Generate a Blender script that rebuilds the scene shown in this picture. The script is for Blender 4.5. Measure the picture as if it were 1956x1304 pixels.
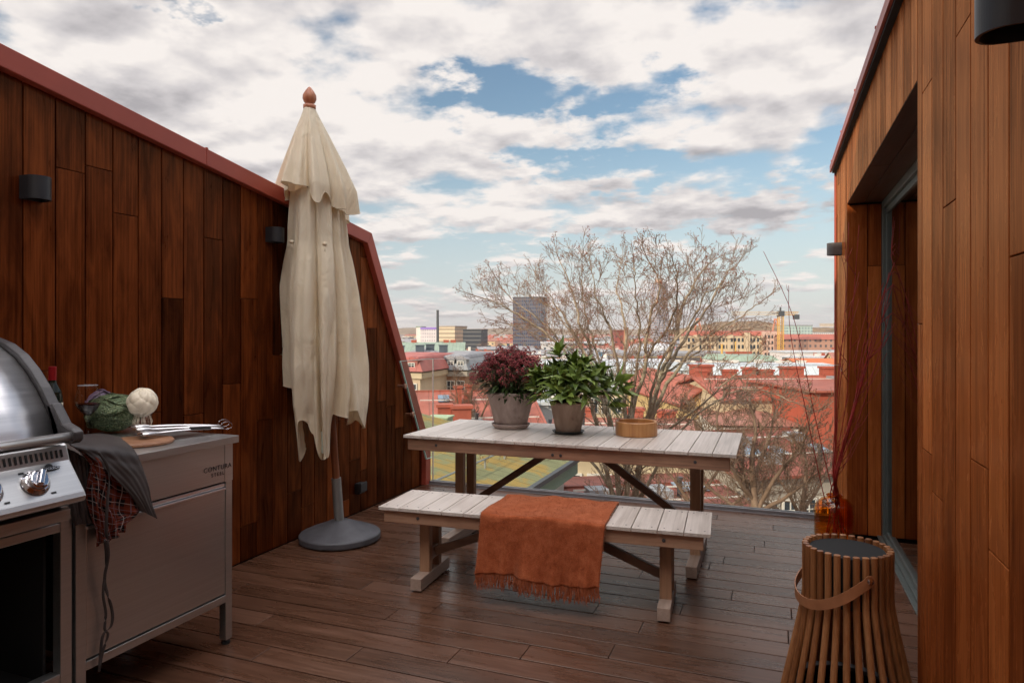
import bpy, math, random
from math import radians as R, sin, cos, pi, sqrt, exp, atan2
from mathutils import Vector, Matrix
random.seed(7)
for o in list(bpy.data.objects): bpy.data.objects.remove(o)
SC = bpy.context.scene
COL = SC.collection
# ------------------------------------------------ camera
EYE = 1.4; FP = 1304.0; HY = 635.0; YAW = 21.0
cam_d = bpy.data.cameras.new('camera'); cam = bpy.data.objects.new('camera', cam_d); COL.objects.link(cam)
cam_d.lens = 24.0; cam_d.sensor_width = 36.0; cam_d.shift_y = -17/1956.0
cam_d.clip_start = 0.02; cam_d.clip_end = 30000
cam.location = (0, 0, EYE); cam.rotation_euler = (R(90), 0, R(YAW))
SC.camera = cam
# ------------------------------------------------ light
SUN_EL, SUN_AZ = 24.0, 205.0      # azimuth clockwise from +y
sd = Vector((sin(R(SUN_AZ))*cos(R(SUN_EL)), cos(R(SUN_AZ))*cos(R(SUN_EL)), sin(R(SUN_EL))))
sl = bpy.data.lights.new('sun', 'SUN'); sl.energy = 3.8; sl.angle = R(0.5); sl.color = (1.0, 0.86, 0.68)
so = bpy.data.objects.new('sun', sl); COL.objects.link(so); so.rotation_euler = sd.to_track_quat('Z', 'Y').to_euler()
so.location = (0, -5, 30)
SC.view_settings.view_transform = 'Standard'; SC.view_settings.look = 'None'
SC.view_settings.exposure = 0.2; SC.view_settings.gamma = 1.0
SC.render.engine = 'CYCLES'
try:
    SC.cycles.transparent_max_bounces = 24; SC.cycles.max_bounces = 8
except Exception: pass
CA, SA = cos(R(YAW)), sin(R(YAW))
def W(px, py, d):
    t = (px-978)/FP*d
    return Vector((t*CA-d*SA, t*SA+d*CA, EYE-(py-HY)/FP*d))
def PXp(px, py, X):
    return W(px, py, X/(CA*(px-978)/FP-SA))
def CW(xc, d, z=0.0):
    return Vector((xc*CA-d*SA, xc*SA+d*CA, z))
# ------------------------------------------------ sky
world = bpy.data.worlds.new('World'); SC.world = world; world.use_nodes = True
nt = world.node_tree; nt.nodes.clear()
def N(t, **k):
    n = nt.nodes.new(t)
    for a, b in k.items(): setattr(n, a, b)
    return n
def L(a, b): nt.links.new(a, b)
def M_(op, a, b=None, c=None, clamp=False):
    n = N('ShaderNodeMath', operation=op); n.use_clamp = clamp
    for i, v in enumerate((a, b, c)):
        if v is None: continue
        if isinstance(v, (int, float)): n.inputs[i].default_value = v
        else: L(v, n.inputs[i])
    return n.outputs[0]
def build_sky():
    sky = N('ShaderNodeTexSky', sky_type='NISHITA'); sky.sun_disc = False
    sky.sun_elevation = R(SUN_EL); sky.sun_rotation = R(SUN_AZ); sky.air_density = 1.3; sky.dust_density = 0.6; sky.ozone_density = 1.5
    tc = N('ShaderNodeTexCoord'); sp = N('ShaderNodeSeparateXYZ'); L(tc.outputs['Generated'], sp.inputs[0])
    x, y, z = sp.outputs
    zz = M_('MAXIMUM', z, 0.0)
    den = M_('ADD', zz, 0.17)
    cx = M_('DIVIDE', x, den); cy = M_('DIVIDE', y, den)
    cb = N('ShaderNodeCombineXYZ'); L(cx, cb.inputs[0]); L(cy, cb.inputs[1])
    def noise(sc, det, ro, off, dist=0.0, sx=1.0):
        mp = N('ShaderNodeMapping'); mp.inputs['Location'].default_value = off; mp.inputs['Scale'].default_value = (sx, 1, 1)
        L(cb.outputs[0], mp.inputs[0])
        n = N('ShaderNodeTexNoise'); n.inputs['Scale'].default_value = sc; n.inputs['Detail'].default_value = det
        n.inputs['Roughness'].default_value = ro; n.inputs['Distortion'].default_value = dist
        L(mp.outputs[0], n.inputs['Vector']); return n.outputs[0]
    n1 = noise(2.1, 9, 0.52, (3.1, 1.7, 0))
    n1b = noise(2.1, 9, 0.52, (3.1+0.03, 1.7-0.07, 0))
    n2 = noise(0.55, 3, 0.5, (7.3, 2.2, 4))
    n3 = noise(4.5, 6, 0.6, (1.3, 9.2, 2))
    az = M_('ARCTAN2', x, y)
    hyp = M_('SQRT', M_('ADD', M_('MULTIPLY', x, x), M_('MULTIPLY', y, y)))
    el = M_('ARCTAN2', z, hyp)
    wn = noise(6.0, 5, .6, (2.2, 5.1, 7)); wm = noise(6.0, 5, .6, (8.2, 1.1, 3))
    az = M_('ADD', az, M_('MULTIPLY', M_('SUBTRACT', wn, .5), .30)); el_ = el; el = M_('ADD', el, M_('MULTIPLY', M_('SUBTRACT', wm, .5), .14))
    bias = None
    # open blue patches and thick banks, placed on the dome by direction
    for (px, py, wx, wy, a) in [(1040,178,190,52,-.42),(900,160,60,45,-.22),(1240,150,70,55,-.2),(1120,320,170,36,-.34),(1010,290,60,30,-.12),
                            (1480,365,130,28,-.22),(1340,250,90,60,.08),
                            (860,520,150,52,-.24),(1030,470,130,25,-.20),(1500,540,160,50,-.30),(1250,480,140,30,-.20),(1560,380,80,40,-.2),
                            (1130,240,100,28,.14),(900,330,170,60,.20),
                            (450,130,520,200,.40),(1480,80,340,90,.36),(330,20,50,20,-.36),(1250,400,230,36,.2),(760,440,70,28,.16),(1500,450,90,26,.14),
                            (820,600,160,14,.10)]:
        v = W(px, py, 1000)-Vector((0, 0, EYE)); a0 = atan2(v.x, v.y); e0 = atan2(v.z, sqrt(v.x**2+v.y**2))
        foc = FP*cos(e0)
        sa = wx/foc*cos(atan2(px-978, FP)); se = wy/FP
        g = M_('EXPONENT', M_('MULTIPLY', M_('ADD', M_('POWER', M_('ABSOLUTE', M_('DIVIDE', M_('SUBTRACT', az, a0), sa)), 2.0),
              M_('POWER', M_('ABSOLUTE', M_('DIVIDE', M_('SUBTRACT', el, e0), se)), 2.0)), -1.0))
        t = M_('MULTIPLY', g, a)
        bias = t if bias is None else M_('ADD', bias, t)
    dens = M_('ADD', M_('ADD', M_('MULTIPLY', M_('SUBTRACT', n1, .5), 2.1), bias), 0.54)
    densb = M_('ADD', M_('ADD', M_('MULTIPLY', M_('SUBTRACT', n1b, .5), 2.1), bias), 0.54)
    mr = N('ShaderNodeMapRange', interpolation_type='SMOOTHSTEP'); mr.inputs['From Min'].default_value = 0.39; mr.inputs['From Max'].default_value = 0.67
    L(dens, mr.inputs['Value'])
    # lit side against shaded base
    diff = M_('SUBTRACT', dens, densb)
    shade = M_('ADD', M_('MULTIPLY', diff, 2.6), M_('MULTIPLY', M_('SUBTRACT', n3, 0.5), 0.2))
    shade = M_('ADD', shade, M_('MULTIPLY', M_('SUBTRACT', n2, 0.5), 3.0))
    shade = M_('SUBTRACT', shade, M_('MULTIPLY', M_('SUBTRACT', dens, 0.62), 0.75))
    shade = M_('ADD', shade, 0.62, clamp=True)
    cr = N('ShaderNodeValToRGB'); L(shade, cr.inputs[0])
    e = cr.color_ramp.elements; e[0].position = 0.0; e[0].color = (.44, .42, .44, 1); e[1].position = 1.0; e[1].color = (.98, .92, .88, 1)
    m = cr.color_ramp.elements.new(.5); m.color = (.70, .665, .67, 1)
    # horizon haze veil
    vz = N('ShaderNodeMapRange', interpolation_type='SMOOTHSTEP'); vz.inputs['From Min'].default_value = 0.0; vz.inputs['From Max'].default_value = 0.30
    vz.inputs['To Min'].default_value = 1; vz.inputs['To Max'].default_value = 0
    L(zz, vz.inputs['Value'])
    hs = N('ShaderNodeHueSaturation'); hs.inputs['Saturation'].default_value = 1.12; L(sky.outputs[0], hs.inputs['Color'])
    b1 = N('ShaderNodeBackground'); L(hs.outputs[0], b1.inputs[0]); b1.inputs[1].default_value = 0.098
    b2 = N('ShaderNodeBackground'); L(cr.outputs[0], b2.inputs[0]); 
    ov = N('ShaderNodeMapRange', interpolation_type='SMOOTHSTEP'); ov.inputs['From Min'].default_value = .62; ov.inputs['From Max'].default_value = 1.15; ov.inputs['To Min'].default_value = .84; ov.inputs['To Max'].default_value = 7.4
    L(el_, ov.inputs['Value']); L(ov.outputs[0], b2.inputs[1])   # cloud strength boosted overhead, outside the view, added to light the terrace
    b3 = N('ShaderNodeBackground'); b3.inputs[0].default_value = (.60, .68, .80, 1); b3.inputs[1].default_value = .88
    m0 = N('ShaderNodeMixShader'); L(M_('MULTIPLY', vz.outputs[0], 0.72), m0.inputs[0]); L(b1.outputs[0], m0.inputs[1]); L(b3.outputs[0], m0.inputs[2])
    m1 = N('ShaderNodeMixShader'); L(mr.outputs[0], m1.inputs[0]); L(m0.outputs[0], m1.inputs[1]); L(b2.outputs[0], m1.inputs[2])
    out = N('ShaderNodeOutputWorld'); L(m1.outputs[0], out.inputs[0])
build_sky()
# ------------------------------------------------ materials
def newmat(name):
    global nt
    m = bpy.data.materials.new(name); m.use_nodes = True; nt = m.node_tree; nt.nodes.clear()
    out = N('ShaderNodeOutputMaterial'); p = N('ShaderNodeBsdfPrincipled'); L(p.outputs[0], out.inputs[0])
    return m, p, out
def setp(p, **k):
    for a, b in k.items(): p.inputs[a.replace('_', ' ')].default_value = b
def c4(c): return (c[0], c[1], c[2], 1)
def ramp(src, stops):
    cr = N('ShaderNodeValToRGB'); L(src, cr.inputs[0]); e = cr.color_ramp.elements
    e[0].position = stops[0][0]; e[0].color = c4(stops[0][1]); e[1].position = stops[-1][0]; e[1].color = c4(stops[-1][1])
    for s in stops[1:-1]:
        q = e.new(s[0]); q.color = c4(s[1])
    return cr.outputs[0]
def noise_tex(sc=(1, 1, 1), scale=5, det=4, ro=.55, off=None, coord='Object', dist=0):
    tc = N('ShaderNodeTexCoord'); mp = N('ShaderNodeMapping'); mp.inputs['Scale'].default_value = sc; L(tc.outputs[coord], mp.inputs[0])
    n = N('ShaderNodeTexNoise'); n.inputs['Scale'].default_value = scale; n.inputs['Detail'].default_value = det; n.inputs['Roughness'].default_value = ro
    n.inputs['Distortion'].default_value = dist
    if off is not None:
        va = N('ShaderNodeVectorMath', operation='ADD'); L(mp.outputs[0], va.inputs[0]); L(off, va.inputs[1]); L(va.outputs[0], n.inputs['Vector'])
    else: L(mp.outputs[0], n.inputs['Vector'])
    return n.outputs[0]
def bump(p, h, s, d=.002):
    b = N('ShaderNodeBump'); b.inputs['Strength'].default_value = s; b.inputs['Distance'].default_value = d; L(h, b.inputs['Height']); L(b.outputs[0], p.inputs['Normal'])
def mixc(f, a, b, mode='MIX'):
    n = N('ShaderNodeMix', data_type='RGBA', blend_type=mode)
    for s, v in ((n.inputs[0], f), (n.inputs[6], a), (n.inputs[7], b)):
        if isinstance(v, (int, float)): s.default_value = v
        elif isinstance(v, tuple): s.default_value = c4(v)
        else: L(v, s)
    return n.outputs[2]
def simple(name, col, rough=.6, metal=0, var=.15, vs=8, bmp=.1, det=4, spec=.5, **k):
    m, p, o = newmat(name)
    n = noise_tex(scale=vs, det=det)
    a = tuple(c*(1-var) for c in col); b = tuple(min(1, c*(1+var)) for c in col)
    L(ramp(n, [(.3, a), (.7, b)]), p.inputs['Base Color'])
    setp(p, Roughness=rough, Metallic=metal, Specular_IOR_Level=spec, **k)
    if bmp: bump(p, noise_tex(scale=vs*8, det=3), bmp, .002)
    return m
def wood(name, dark, mid, light, axis='z', rough=.4, fine=1.0, vary=.5, bmp=.25, mott=.35, spec=.5, coat=0, grainw=60, tint=(1, 1, 1), oil=None):
    m, p, o = newmat(name)
    at = N('ShaderNodeAttribute', attribute_name='rnd')
    cb = N('ShaderNodeCombineXYZ'); r = M_('MULTIPLY', at.outputs['Fac'], 37.0)
    for i in range(3): L(r, cb.inputs[i])
    s1 = {'x': (1, grainw, grainw), 'y': (grainw, 1, grainw), 'z': (grainw, grainw, 1)}[axis]
    s2 = {'x': (1.2, 6, 6), 'y': (6, 1.2, 6), 'z': (6, 6, 1.2)}[axis]
    g = noise_tex(s1, 1.6*fine, 5, .62, cb.outputs[0], dist=.15)
    g2 = noise_tex(s2, 2.4*fine, 5, .6, cb.outputs[0], dist=.6)
    v = M_('ADD', M_('MULTIPLY', g, 1-mott), M_('MULTIPLY', g2, mott))
    v = M_('ADD', v, M_('MULTIPLY', M_('SUBTRACT', at.outputs['Fac'], .5), vary*.45))
    L(ramp(v, [(.28, dark), (.5, mid), (.74, light)]), p.inputs['Base Color'])
    rr = M_('ADD', M_('MULTIPLY', g2, .3), rough-.15); L(rr, p.inputs['Roughness'])
    setp(p, Specular_IOR_Level=spec, Specular_Tint=c4(tint), Coat_Weight=coat, Coat_Roughness=.25)
    bump(p, g, bmp, .001)
    if oil:      # oiled sheen takes the wood's own warm tone
        bn = p.inputs['Normal'].links[0].from_socket; cs = p.inputs['Base Color'].links[0].from_socket
        df = N('ShaderNodeBsdfDiffuse'); L(cs, df.inputs[0]); L(bn, df.inputs['Normal']); nt.nodes.remove(p); p = df
        gl = N('ShaderNodeBsdfGlossy'); L(ramp(v, [(.28, tuple(c*.38 for c in oil)), (.5, tuple(c*.75 for c in oil)), (.74, oil)]), gl.inputs[0]); L(rr, gl.inputs['Roughness']); L(bn, gl.inputs['Normal'])
        lw = N('ShaderNodeLayerWeight'); lw.inputs[0].default_value = .5; f = M_('ADD', .03, M_('MULTIPLY', M_('POWER', lw.outputs['Facing'], 4.0), .55))
        mx = N('ShaderNodeMixShader'); L(f, mx.inputs[0]); L(p.outputs[0], mx.inputs[1]); L(gl.outputs[0], mx.inputs[2]); L(mx.outputs[0], o.inputs[0])
    return m
def glassm(name, tint=(.93, .97, .96), rough=0.0, refl=1.0):
    m, p, o = newmat(name); nt.nodes.remove(p)
    t = N('ShaderNodeBsdfTransparent'); t.inputs[0].default_value = c4(tint)
    g = N('ShaderNodeBsdfGlossy'); g.inputs['Roughness'].default_value = rough
    lw = N('ShaderNodeLayerWeight'); lw.inputs[0].default_value = .5
    fr = M_('ADD', .04, M_('MULTIPLY', M_('POWER', lw.outputs['Facing'], 5.0), .96))
    mx = N('ShaderNodeMixShader'); L(M_('MULTIPLY', fr, refl, clamp=True), mx.inputs[0]); L(t.outputs[0], mx.inputs[1]); L(g.outputs[0], mx.inputs[2]); L(mx.outputs[0], o.inputs[0])
    return m
MT = {}
MT['clad'] = wood('thermo_cladding_shade', (.014, .0028, .0009), (.074, .0150, .0038), (.23, .054, .012), 'z', .32, 1, .60, .25, .55, oil=(1, .55, .30))  # same boards as the right wall, with a darker shade tone in the colour
MT['clad_lit'] = wood('thermo_cladding_lit', (.13, .027, .0070), (.32, .078, .018), (.52, .150, .036), 'z', .26, 1, .55, .15, .35, oil=(1, .54, .27))  # same boards as the left wall, brighter lit tone put into the colour
MT['soffit'] = wood('soffit_board', (.035, .012, .006), (.07, .024, .010), (.11, .04, .018), 'y', .4, 1, .4, .15)
MT['deck'] = wood('deck_board', (.042, .0185, .0100), (.100, .046, .027), (.185, .095, .062), 'x', .29, 1, .38, .3, .4, spec=.65, grainw=45, tint=(1, .9, .8))
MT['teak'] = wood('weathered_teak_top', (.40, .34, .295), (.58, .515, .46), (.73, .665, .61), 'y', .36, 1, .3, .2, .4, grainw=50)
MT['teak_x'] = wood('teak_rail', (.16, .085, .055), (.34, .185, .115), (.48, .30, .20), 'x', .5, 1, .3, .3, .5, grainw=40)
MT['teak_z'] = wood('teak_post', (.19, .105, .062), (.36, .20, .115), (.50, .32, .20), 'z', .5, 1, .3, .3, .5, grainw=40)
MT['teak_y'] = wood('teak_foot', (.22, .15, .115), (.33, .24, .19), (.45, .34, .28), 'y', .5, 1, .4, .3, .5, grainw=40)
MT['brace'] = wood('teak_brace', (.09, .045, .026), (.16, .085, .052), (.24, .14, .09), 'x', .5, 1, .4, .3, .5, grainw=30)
MT['lantern'] = wood('lantern_slat', (.15, .052, .016), (.29, .115, .040), (.44, .20, .08), 'z', .40, 1, .6, .25, .4, grainw=90)
MT['poplar'] = wood('bowl_wood', (.30, .125, .04), (.45, .21, .075), (.58, .31, .13), 'z', .4, 1, .2, .1, .6, grainw=45)
MT['boardwood'] = wood('board_wood', (.16, .07, .03), (.28, .13, .065), (.40, .22, .12), 'x', .5, 1, .2, .1, .5)
MT['polewood'] = wood('parasol_pole_wood', (.14, .04, .015), (.22, .07, .028), (.30, .11, .045), 'z', .35, 1, .2, .1)
MT['finial'] = wood('finial_wood', (.34, .11, .05), (.46, .17, .085), (.56, .24, .12), 'z', .4, 1, .2, .1, grainw=20)
MT['redmetal'] = simple('red_coated_metal', (.38, .072, .043), .42, 0, .1, 3, .05)
MT['black'] = simple('black_gap', (.008, .008, .008), .8, 0, 0, 5, 0)
MT['lampmetal'] = simple('anthracite_lamp', (.022, .023, .026), .42, 0, .1, 30, .1)
MT['lampgrey'] = simple('grey_lamp', (.11, .10, .095), .45, 0, .1, 30, .1)
MT['alu'] = simple('grey_aluminium', (.34, .35, .34), .4, .6, .08, 10, .05)
MT['alugreen'] = simple('door_frame_metal', (.15, .175, .165), .38, .4, .08, 10, .03)
MT['zinc'] = simple('zinc_sill', (.22, .205, .21), .45, .3, .1, 8, .1)
MT['concrete'] = simple('parasol_base_stone', (.085, .085, .095), .5, .1, .22, 14, .3)
def canvas():
    m, p, o = newmat('cream_canvas'); n = noise_tex((1, 1, .35), 9, 5, .6, dist=1.2); n2 = noise_tex((1, 1, 1), 400, 2, .5)
    L(ramp(n, [(.3, (.88, .76, .56)), (.7, (.96, .87, .68))]), p.inputs['Base Color']); setp(p, Roughness=.9, Specular_IOR_Level=.2, Sheen_Weight=.15)
    bump(p, M_('ADD', n, M_('MULTIPLY', n2, .03)), .65, .035)
    tr = N('ShaderNodeBsdfTranslucent'); tr.inputs[0].default_value = (.80, .62, .40, 1); mx = N('ShaderNodeMixShader'); mx.inputs[0].default_value = .22; L(p.outputs[0], mx.inputs[1]); L(tr.outputs[0], mx.inputs[2]); L(mx.outputs[0], o.inputs[0]); return m
MT['canvas'] = canvas()
MT['leather'] = simple('waxed_dark_cloth', (.045, .038, .037), .5, 0, .3, 9, .4)
MT['strap'] = simple('tan_leather', (.36, .15, .065), .5, 0, .15, 20, .2)
MT['capsule'] = simple('red_foil', (.30, .012, .016), .3, .2, .05, 20, .02)
MT['paper'] = simple('bottle_label_paper', (.70, .66, .5), .8, 0, .05, 20, .02)
MT['rubber'] = simple('black_rubber', (.012, .012, .013), .6, 0, 0, 20, .05)
MT['castdark'] = simple('dark_cast_aluminium', (.075, .072, .074), .42, .35, .08, 60, .15)
MT['chrome'] = simple('chrome', (.62, .6, .62), .08, 1, .02, 20, 0)
MT['ink'] = simple('dark_print', (.012, .012, .014), .6, 0, 0, 20, 0)
MT['stem_red'] = simple('red_dogwood_bark', (.36, .022, .018), .45, 0, .3, 40, .1)
MT['greyplastic'] = simple('solar_top', (.15, .15, .155), .4, 0, .1, 20, .05)
MT['whiteenamel'] = simple('white_cabbage_leaf', (.86, .77, .60), .5, 0, .12, 16, .5)
MT['soil'] = simple('potting_soil', (.03, .02, .012), .95, 0, .4, 40, .8)
def steel(name, col, rough, axis='y'):
    m, p, o = newmat(name)
    s = {'y': (60, .4, 60), 'x': (.4, 60, 60), 'z': (60, 60, .4)}[axis]
    g = noise_tex(s, 3, 4, .6); g2 = noise_tex((1, 1, 1), 3, 4, .6)
    L(ramp(g, [(.3, tuple(c*.93 for c in col)), (.7, tuple(c*1.05 for c in col))]), p.inputs['Base Color'])
    L(M_('ADD', M_('ADD', M_('MULTIPLY', g, .10), M_('MULTIPLY', g2, .14)), rough-.12), p.inputs['Roughness'])
    setp(p, Metallic=.96)
    return m
MT['steel'] = steel('brushed_steel', (.60, .60, .59), .35)
MT['steel_bright'] = steel('bright_steel', (.80, .79, .79), .33)
MT['steel_x'] = steel('brushed_steel_side', (.50, .48, .47), .34, 'x')
MT['glass'] = glassm('railing_glass', (.95, .975, .97), 0, .75)
MT['doorglass'] = glassm('door_glass', (.50, .54, .52), 0, 1.3)
def greenedge():
    m, p, o = newmat('glass_cut_edge'); setp(p, Base_Color=(.45, .74, .66, 1), Roughness=.25, Specular_IOR_Level=.6)
    n = noise_tex((1, 1, 1), 9, 2); L(ramp(n, [(.3, (.30, .58, .52)), (.7, (.62, .86, .80))]), p.inputs['Base Color']); return m
MT['glassedge'] = greenedge()
def realglass(name, col, rough=0.0, ior=1.45):
    m, p, o = newmat(name); setp(p, Base_Color=c4(col), Roughness=rough, IOR=ior, Transmission_Weight=1.0); return m
MT['wineglass'] = glassm('clear_glass', (.95, .95, .95), 0, .7)
MT['amber'] = glassm('amber_glass', (.92, .62, .24), .02, 1.0)
MT['wine'] = simple('red_wine', (.012, .0008, .002), .15, 0, 0, 5, 0, 4, .12)
MT['bottle'] = simple('dark_bottle_glass', (.010, .014, .009), .06, 0, 0, 5, 0)
def terracotta(name, a, b, stain):
    m, p, o = newmat(name)
    n = noise_tex((1, 1, .6), 9, 6, .65, dist=.4); n2 = noise_tex((1, 1, 1.4), 3.2, 3, .5, dist=1.2); n3 = noise_tex((1, 1, 1), 60, 3, .5)
    c = ramp(n, [(.3, a), (.55, tuple((x+y)/2 for x, y in zip(a, b))), (.72, b)])
    f = N('ShaderNodeMapRange', interpolation_type='SMOOTHSTEP'); f.inputs['From Min'].default_value = .54; f.inputs['From Max'].default_value = .66; L(n2, f.inputs['Value'])
    L(mixc(M_('MULTIPLY', f.outputs[0], .65), c, stain), p.inputs['Base Color']); setp(p, Roughness=.9, Specular_IOR_Level=.2); bump(p, n3, .35, .002)
    return m
MT['pot_a'] = terracotta('aged_grey_clay', (.30, .23, .205), (.56, .47, .43), (.055, .036, .03))
MT['pot_b'] = terracotta('aged_tan_clay', (.31, .21, .16), (.52, .40, .32), (.085, .045, .028))
MT['saucer_dark'] = simple('dark_saucer', (.035, .042, .04), .4, 0, .1, 20, .1)
def leafm(name, a, b, rough=.35):
    m, p, o = newmat(name); at = N('ShaderNodeAttribute', attribute_name='rnd')
    n = noise_tex((1, 1, 1), 25, 2)
    v = M_('ADD', M_('MULTIPLY', at.outputs['Fac'], .75), M_('MULTIPLY', n, .25))
    L(ramp(v, [(.1, a), (.85, b)]), p.inputs['Base Color']); setp(p, Roughness=rough, Specular_IOR_Level=.45, Subsurface_Weight=0.0)
    return m
MT['leaf'] = leafm('glossy_leaf', (.018, .050, .010), (.26, .35, .07))
MT['leaf_d'] = leafm('dark_leaf', (.018, .035, .010), (.08, .12, .035))
MT['bud_g'] = leafm('green_bud', (.18, .26, .05), (.40, .48, .14), .7)
MT['bud_r'] = leafm('burgundy_bud', (.12, .012, .016), (.38, .070, .072), .65)
MT['bark'] = None
def barkm(name, a, b, c, sc=14):
    m, p, o = newmat(name); n = noise_tex((1, 1, .5), sc, 6, .7, dist=.5); n2 = noise_tex((1, 1, 1), 2, 2)
    L(ramp(n, [(.3, a), (.52, b), (.72, c)]), p.inputs['Base Color']); setp(p, Roughness=.9, Specular_IOR_Level=.15); bump(p, n, .7, .01); return m
MT['bark'] = barkm('lichened_bark', (.13, .10, .07), (.31, .25, .175), (.52, .45, .35))
MT['twig'] = barkm('fine_twig_bark', (.15, .10, .07), (.25, .18, .13), (.37, .29, .21), 5)
MT['twig2'] = barkm('brown_twig_bark', (.12, .075, .05), (.20, .13, .09), (.30, .21, .15), 3)
MT['drybud'] = leafm('rust_dry_bud', (.17, .045, .018), (.30, .10, .045), .8)
def plaid():
    m, p, o = newmat('plaid_lining')
    at = N('ShaderNodeUVMap'); sp = N('ShaderNodeSeparateXYZ'); L(at.outputs[0], sp.inputs[0])
    def band(v, f, ph, w):
        s = M_('FRACT', M_('ADD', M_('MULTIPLY', v, f), ph)); return M_('LESS_THAN', s, w)
    u, v = sp.outputs[0], sp.outputs[1]
    base = mixc(M_('MULTIPLY', band(u, 6, .1, .5), .6), (.014, .011, .014), (.20, .040, .018))
    base = mixc(M_('MULTIPLY', band(v, 8, .2, .5), .55), base, (.20, .040, .018))
    w = M_('MAXIMUM', band(u, 6, .35, .05), band(v, 8, .45, .05)); base = mixc(M_('MULTIPLY', w, .6), base, (.55, .48, .45))
    w = M_('MAXIMUM', band(u, 6, .85, .045), band(v, 8, .95, .045)); base = mixc(M_('MULTIPLY', w, .5), base, (.25, .25, .32))
    L(base, p.inputs['Base Color']); setp(p, Roughness=.9, Specular_IOR_Level=.1); return m
MT['plaid'] = plaid()
def wool():
    m, p, o = newmat('orange_wool'); n = noise_tex((1, 1, 1), 260, 3, .7); n2 = noise_tex((1, 1, 1), 22, 5, .65)
    v = M_('ADD', M_('MULTIPLY', n, .5), M_('MULTIPLY', n2, .5))
    L(ramp(v, [(.32, (.17, .036, .014)), (.5, (.31, .078, .030)), (.7, (.47, .15, .070))]), p.inputs['Base Color'])
    setp(p, Roughness=1.0, Specular_IOR_Level=.05, Sheen_Weight=.5, Sheen_Roughness=.4, Sheen_Tint=(1, .6, .4, 1)); bump(p, v, .4, .003); return m
MT['wool'] = wool()
def savoy(name, a, b, vein, rough=.55):
    m, p, o = newmat(name); tc = N('ShaderNodeTexCoord'); vo = N('ShaderNodeTexVoronoi', feature='DISTANCE_TO_EDGE'); vo.inputs['Scale'].default_value = 55
    nn = N('ShaderNodeTexNoise'); nn.inputs['Scale'].default_value = 12; L(tc.outputs['Object'], nn.inputs['Vector'])
    mv = mixc(.12, tc.outputs['Object'], nn.outputs[1]); L(mv, vo.inputs['Vector'])
    f = N('ShaderNodeMapRange'); f.inputs['From Max'].default_value = .14; L(vo.outputs[0], f.inputs['Value'])
    c = ramp(noise_tex((1, 1, 1), 9, 3), [(.35, a), (.65, b)])
    L(mixc(f.outputs[0], vein, c), p.inputs['Base Color']); setp(p, Roughness=rough); bump(p, f.outputs[0], 1.0, .006); return m
MT['savoy'] = savoy('savoy_leaf', (.045, .08, .035), (.14, .20, .09), (.30, .36, .20))
MT['redcab'] = simple('purple_cabbage_leaf', (.12, .08, .13), .5, 0, .3, 12, .4)
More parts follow.
